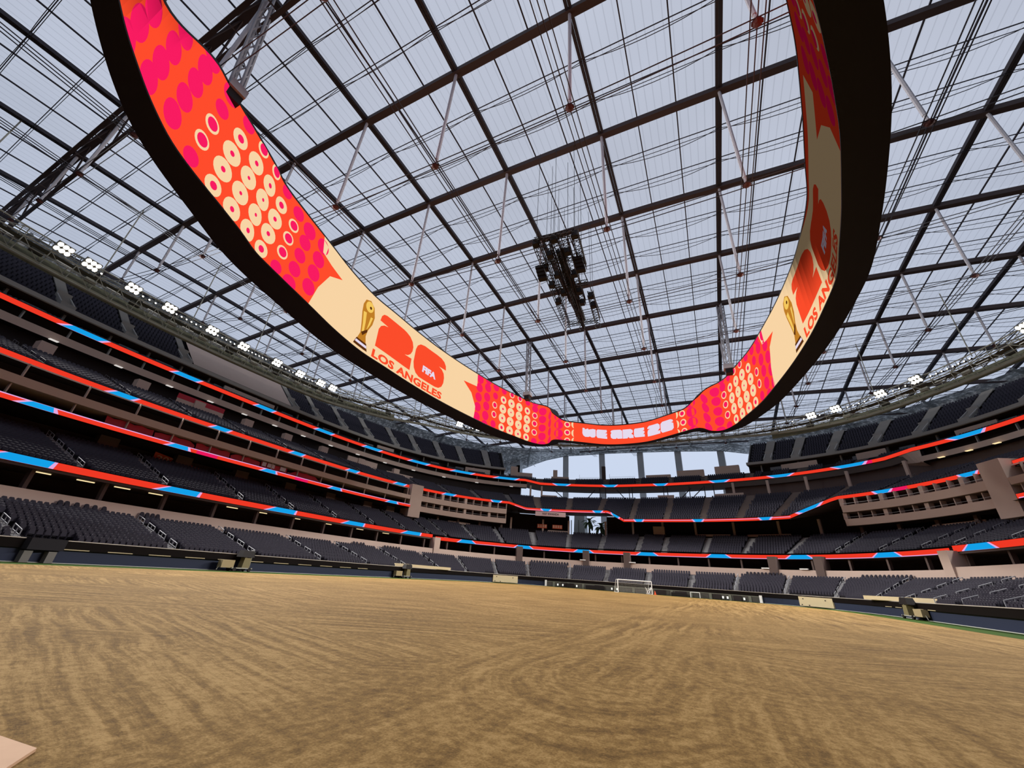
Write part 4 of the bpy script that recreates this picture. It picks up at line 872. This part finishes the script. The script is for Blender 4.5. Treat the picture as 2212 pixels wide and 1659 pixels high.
for x0, y0 in ((-3.6, -5.6), (2.3, -5.9)):
    mb = MB()
    for k in range(4): mb.box(rp(x0+.1*k, y0+.25*k, -.5-.5*k), 1.3, .8, .46, RX, RY)
    mb.build('speaker_cluster', M_black, rig)
for x0 in (-2.9, -.2, 2.7):
    t = np.linspace(0, 2*np.pi, 13); MB().path([rp(x0, 11.2)+RX*.5*math.cos(a)+np.array([0, 0, 1])*(.6*math.sin(a)-.9) for a in t], .08, 4).build('cable_loop', M_black, rig)
# ---------------------------------------------------------------- pitch-side things
gl = empty('soccer_goal', (-16.0, 96.6, 0), label='white soccer goal frame with net on the sand at the far end', cat='goal'); gd = np.array([-12.85+19.1, 98.9-94.3, 0]); gdl = np.linalg.norm(gd); gd /= gdl; gb = np.array([-gd[1], gd[0], 0])
G0 = np.array([-3.15, -2.3, 0.]); G1 = G0 + gd*7.75; H_ = 2.55
for a in (G0, G1): MB().tube(a+(0, 0, .03), a+(0, 0, H_), .09, 8).build('post', M_white, gl)
MB().tube(G0+(0, 0, H_-.05), G1+(0, 0, H_-.05), .09, 8).build('crossbar', M_white, gl)
for a in (G0, G1): MB().path([a+(0, 0, .08), a+gb*1.9+(0, 0, .08), a+gb*.9+(0, 0, H_-.06), a+(0, 0, H_-.06)], .035, 5).build('side_stay', M_white, gl)
mb = MB()
for t in np.linspace(0, 1, 24): a = G0+(G1-G0)*t; mb.path([a+(0, 0, H_), a+gb*.9+(0, 0, H_-.05), a+gb*1.9+(0, 0, .06)], .012, 3)
for t in np.linspace(0, 1, 9): a = gb*(.9+t)+np.array([0, 0, (H_-.05)*(1-t)+.06*t]); mb.tube(G0+a, G1+a, .012, 3)
mb.build('net', mat('net_cord', (170, 168, 160), .8), gl)
o = empty('traffic_cone', (-12.4, 99.6, .03), label='small orange cone on the sand beside the goal post', cat='cone'); MB().tube((0, 0, .04), (0, 0, .75), .2, 10, r2=.04).build('cone_body', mat('cone_orange', (226, 84, 36), .6), o); MB().box((0, 0, .02), .5, .5, .04).build('foot', MATS['cone_orange'], o)
def tanbox(s0, s1, lab):
    a, b = P(s0, -12.35), P(s1, -12.35); c = (a+b)/2; d = b-a; l = np.linalg.norm(d); d /= l; n = np.array([-d[1], d[0]]); X = np.array([*d, 0]); Y = np.array([*n, 0])
    o = empty('plywood_enclosure', (*c, 0.05), label=lab, cat='box')
    MB().box((0, 0, .9), l, .14, 1.5, X, Y).box(-X*(l/2)+Y*.9+(0, 0, .9), .14, 1.7, 1.5, X, Y).box(X*(l/2)+Y*.9+(0, 0, .9), .14, 1.7, 1.5, X, Y).build('panel', M_tan, o)
    for fx, fz in ((-.42, .35), (-.2, .3), (.3, 1.25), (-.36, 1.3)): MB().box(X*l*fx-Y*.08+(0, 0, fz), .22, .05, .16, X, Y).build('latch', M_black, o)
    MB().box(X*(l*.5+1.0)+Y*.4+(0, 0, .45), 1.5, .06, .05, X, Y).box(X*(l*.5+.3)+Y*.4+(0, 0, .45), .06, .06, .9, X, Y).box(X*(l*.5+1.7)+Y*.4+(0, 0, .45), .06, .06, .9, X, Y).box(X*(l*.5+1.0)+Y*.4+(0, 0, .88), 1.5, .06, .05, X, Y).build('side_frame', M_truss, o)
tanbox(-42.4, -34.4, 'tan plywood enclosure against the wall left of the goal'); tanbox(34.0, 41.7, 'tan plywood enclosure against the wall right of the goal')
for s0, l, lab in ((-69, 15, 'long tan board lying on the wall top in front of the left stand'), (63, 15.5, 'long tan board lying on the wall top in front of the right stand')):
    o = empty('cover_board', label=lab, cat='board'); sbox(MB(), s0, -11.4, 2.2, l, 1.0, .5).build('panel', M_tan, o)
def hoist_cart(s0, lab, fl=1):
    c = P3(s0, -12.9, .05); X, Y = frame(s0); o = empty('equipment_cart', tuple(c), label=lab, cat='cart'); Z = np.array([0, 0, 1.])
    MB().box(Z*.35, 2.6, 1.1, .12, X, Y).tube(-X*1.3*fl+Z*.4, -X*2.3*fl+Z*.9, .05).tube(-X*2.3*fl+Z*.9, -X*2.7*fl+Z*.1, .05).build('chassis', M_truss, o)
    for a in (-.95, .95):
        for b in (-.5, .5): MB().tube(X*a+Y*(b-.08)+Z*.22, X*a+Y*(b+.08)+Z*.22, .22, 12).build('wheel', M_black, o)
    MB().box(X*.5*fl+Z*.95, 1.0, .8, 1.1, X, Y, top=(.8, .9)).build('engine_box', mat('olive_machine', (120, 112, 78), .6), o)
    MB().box(X*.35*fl+Z*1.95, 1.7, 1.0, .75, X, Y, top=(.75, .8)).ball(X*1.05*fl+Z*2.0, .42).build('camera_head', M_black, o)
    MB().tube(X*.4*fl+Z*1.4, X*.4*fl+Z*1.8, .16, 8).tube(X*1.25*fl+Z*.4, X*1.2*fl+Z*2.1, .04).build('pedestal', M_truss, o)
    MB().box(-X*1.75*fl+Z*.75, 1.5, .7, .8, X, Y).build('crate', mat('tan_crate', (164, 148, 112), .8), o)
hoist_cart(-109.8, 'black camera cart on the turf edge before the left stand'); hoist_cart(-76.8, 'black camera cart before the left stand, under the tan cover board'); hoist_cart(69.0, 'black and olive machine cart on the green turf before the right stand', -1)
o = empty('tunnel_hood', label='dark recessed hood with two grey ramps in the pitch wall at the left', cat='hood'); sbox(MB(), -129.4, -11.95, 1.5, 2.6, 1.3, .9).build('hood', M_terr, o)
for ds in (-.9, .9): sbox(MB(), -129.6+ds, -12.35, .5, .6, .5, .9).build('ramp', mat('grey_ramp', (110, 108, 104), .8), o)
# far end service wall: white posts, dark openings, parked black cases
for i, s0 in enumerate((-25.9, 26.1)):
    o = empty('gate_post', label='white post at the %s end of the far service opening' % ('left' if i == 0 else 'right'), cat='post'); sbox(MB(), s0, -12.45, .72, .45, .3, 1.3).build('post_body', M_white, o); sbox(MB(), s0, -12.45, .05, .7, .5, .08).build('post_foot', M_conc, o)
bay = empty('service_opening', kind='structure', label='row of dark service bays in the wall behind the goal')
strip(-25.6, 25.8, [(-12.42, .1), (-12.42, 1.1)], 1.5).build('bay_back', mat('bay_grey', (74, 72, 68), .9, noise=.3, scale=.6), bay)
strip(-25.6, 25.8, [(-12.5, 1.05), (-12.5, 1.2)], 1.5).build('bay_lintel', mat('greenish_beam', (104, 106, 96), .8), bay)
for s0 in np.arange(-23.5, 25, 4.3): sbox(MB(), s0, -12.48, .6, .5, .1, 1.1).build('bay_pier', mat('greenish_beam', (104, 106, 96), .8), bay)
for s0 in (-20.5, -11, 3.5, 8, 15.5, 20): sbox(MB(), s0+.6, -12.46, .6, 2.2, .1, .95).build('bay_door', M_dark, bay)
for i, s0 in enumerate((-22.3, -20.8, -16.7, -7.2, -5.9, 18.0, 19.0, 22.6)):
    X, Y = frame(s0); c = P3(s0, -12.75, .55); o = empty('work_lamp', tuple(c), label='small white work lamp in the service bay behind the goal', cat='lamp', group='work lamps in the far service bays')
    MB().box((0, 0, 0), .3, .12, .42, X, Y).build('lens', emit('work_lamp_lens', (240, 240, 230), 1.2), o); MB().box((0, 0, -.35), .08, .08, .4, X, Y).build('stem', M_black, o)
for i, (s0, l, h) in enumerate(((-11.6, 4.2, .8), (8.2, 3.0, .7), (-18.6, 1.6, .9))):
    o = empty('road_case', label='black flat equipment case standing before the far wall, %s of three' % ('middle', 'right', 'left')[i], cat='case'); sbox(MB(), s0, -12.85, .08+h/2, l, .5, h).build('case_body', M_black, o); sbox(MB(), s0, -13.12, .08+h*.75, l*.8, .04, .1).build('case_trim', M_truss, o)
for s0, sx in ((11.9, .9),):
    X, Y = frame(s0); c = P3(s0, -13.3, .05); o = empty('small_goal_frame', tuple(c), label='small white rectangular frame before the far wall right of the goal', cat='frame')
    MB().path([-X*.9, -X*.9+np.array([0, 0, 1.0]), X*.9+np.array([0, 0, 1.0]), X*.9], .06, 5).build('frame_tube', M_white, o)
# bicycle-like bundle of white poles behind the net
o = empty('pole_bundle', (-13.9, 99.3, .05), label='bundle of white poles leaning behind the goal net', cat='poles')
for k in range(6): a = RNG.uniform(-.5, .5, 2); b = RNG.uniform(-.9, .9, 2); MB().tube((a[0], a[1], 0), (b[0], b[1], 1.1+.3*RNG.random()), .05, 5).build('pole', M_white, o)
# ---------------------------------------------------------------- signs, banners, outside view
def signtext(txt, c, X, Yout, wd, ht, m, par, off=.02):
    V, F = text_polys(txt, off); mn, mx = V.min(0), V.max(0); q = (V-mn)/(mx-mn)-.5
    v = [np.array(c) + X*a*wd + np.array([0, 0, 1.])*b*ht - Yout*.06 for a, b in q]; MB().add(v, F).build('lettering', m, par)
s0 = -24.5; X, Y = frame(s0); c = P3(s0, 7.4, 19.0); o = empty('banner_sign', label='long pale pink sign reading VISIT RWANDA under the ribbon board', cat='sign')
MB().box(c, 9.0, .12, 1.3, X, Y).build('sign_panel', mat('pale_pink_panel', (206, 176, 176), .7), o); signtext('VISIT RWANDA', c-Y*.02, X, Y, 5.0, .62, mat('dark_lettering', (40, 28, 36), .7), o)
for i, s0 in enumerate((-26.2, -22.8)):
    X, Y = frame(s0); c = P3(s0, 14.2, 16.3); o = empty('advert_panel', label='orange and pink advert panel on the concourse, %s of two' % ('left' if i == 0 else 'right'), cat='panel')
    MB().box(c, 3.0, .1, 1.15, X, Y).build('panel', M_orange, o)
    for k in range(4): MB().box(c+X*(-1.1+.73*k)-Y*.08+(0, 0, .05), .5, .03, .8, X, Y).build('print_block', mat('pale_print', (216, 176, 150), .8), o)
s = srange(-110.6, -103.8, 1.0); o = empty('wall_banner', label='orange red banner reading 2026 on the back wall of the second ring at left', cat='banner')
MB().grid([P3(s, 13.6, 14.3), P3(s, 13.6, np.linspace(15.9, 14.9, len(s)))]).build('cloth', M_orange, o); X, Y = frame(-108.6); signtext('2026', P3(-108.6, 13.5, 15.05), X, Y, 3.6, .8, mat('pale_print', (216, 176, 150), .8), o)
s = srange(-107.6, -99.6, 1.0); o = empty('rail_banner', label='dark red cloth over a pale parapet behind the third ring at left', cat='banner')
MB().grid([P3(s, 22.55, 27.9), P3(s, 22.5, 28.9)]).build('cloth', M_redcloth, o); MB().grid([P3(s, 22.4, 26.5), P3(s, 22.4, 27.9), P3(s, 22.8, 27.9)]).build('parapet_panel', M_taupe, o)
for i, (a, b) in enumerate(((-119, -113.5), (-113.3, -107.8), (-107.6, -102.2), (-102, -96.6), (-96.4, -91), (-90.8, -83))):
    s = srange(a, b, .7); h = 18.15 + .12*np.sin(s*3.1) - .35*(abs(s-(a+b)/2)/2.8)**4*(i % 2)
    o = empty('suite_drape', label='dark red cloth draped over the seats of an open suite, %s bay from the left' % ORD[i], cat='drape', group='red drapes in the left suites'); MB().grid([P3(s, 9.75, 16.98), P3(s, 9.85, 17.5), P3(s, 10.0, h)]).build('cloth', M_redcloth, o)
    if i == 4:
        for ds, wd in ((-1.9, .8), (-.5, 1.5), (2.0, 1.2)): X, Y = frame(-94+ds); MB().box(P3(-94+ds, 9.7, 17.75), wd, .06, .75, X, Y).build('pale_card', mat('pale_card', (190, 176, 184), .7), o)
# what shows through the far concourse opening: white sheeted stack, palms
o = empty('sheeted_tower', (-43.6, 152, 0), label='tall white sheeted structure outside the far concourse opening', cat='structure'); MB().box((0, 0, 12), 5.4, 5, 24, top=(.7, .8)).build('sheet', mat('white_sheet', (214, 220, 220), .7, noise=.05, scale=.3), o); MB().box((0, -2.9, 14), .3, .3, 16).box((-2.9, -2.6, 12), .25, .25, 20).build('guy_pole', M_truss, o)
def palm(x, y, h, lab):
    o = empty('palm_tree', (x, y, 0), label=lab, cat='tree'); MB().tube((0, 0, 0), (.3, 0, h), .45, 8, r2=.3).build('trunk', mat('palm_bark', (70, 62, 52), .9), o)
    for k in range(26):
        a = k*2.4; el = math.radians(75-110*((k % 13)/12)); pts = [np.array([.3, 0, h])]
        for j in range(1, 6): r = .62*j; pts.append(np.array([.3+math.cos(a)*r*math.cos(el-.12*j), math.sin(a)*r*math.cos(el-.12*j), h+r*math.sin(el-.14*j)]))
        pts = np.array(pts); t = np.array([-math.sin(a), math.cos(a), -.35]); wd = np.array([.12, .4, .5, .45, .3, .05])[:, None]
        MB().grid([pts-t*wd, pts+np.array([0, 0, .08]), pts+np.array([-t[0], -t[1], t[2]])*-wd]).build('frond', mat('palm_green', (92, 112, 76), .8), o)
palm(-39.0, 146, 20.8, 'dark green palm outside the far concourse, left of two'); palm(-33.6, 141, 18.6, 'dark green palm outside the far concourse, right of two')
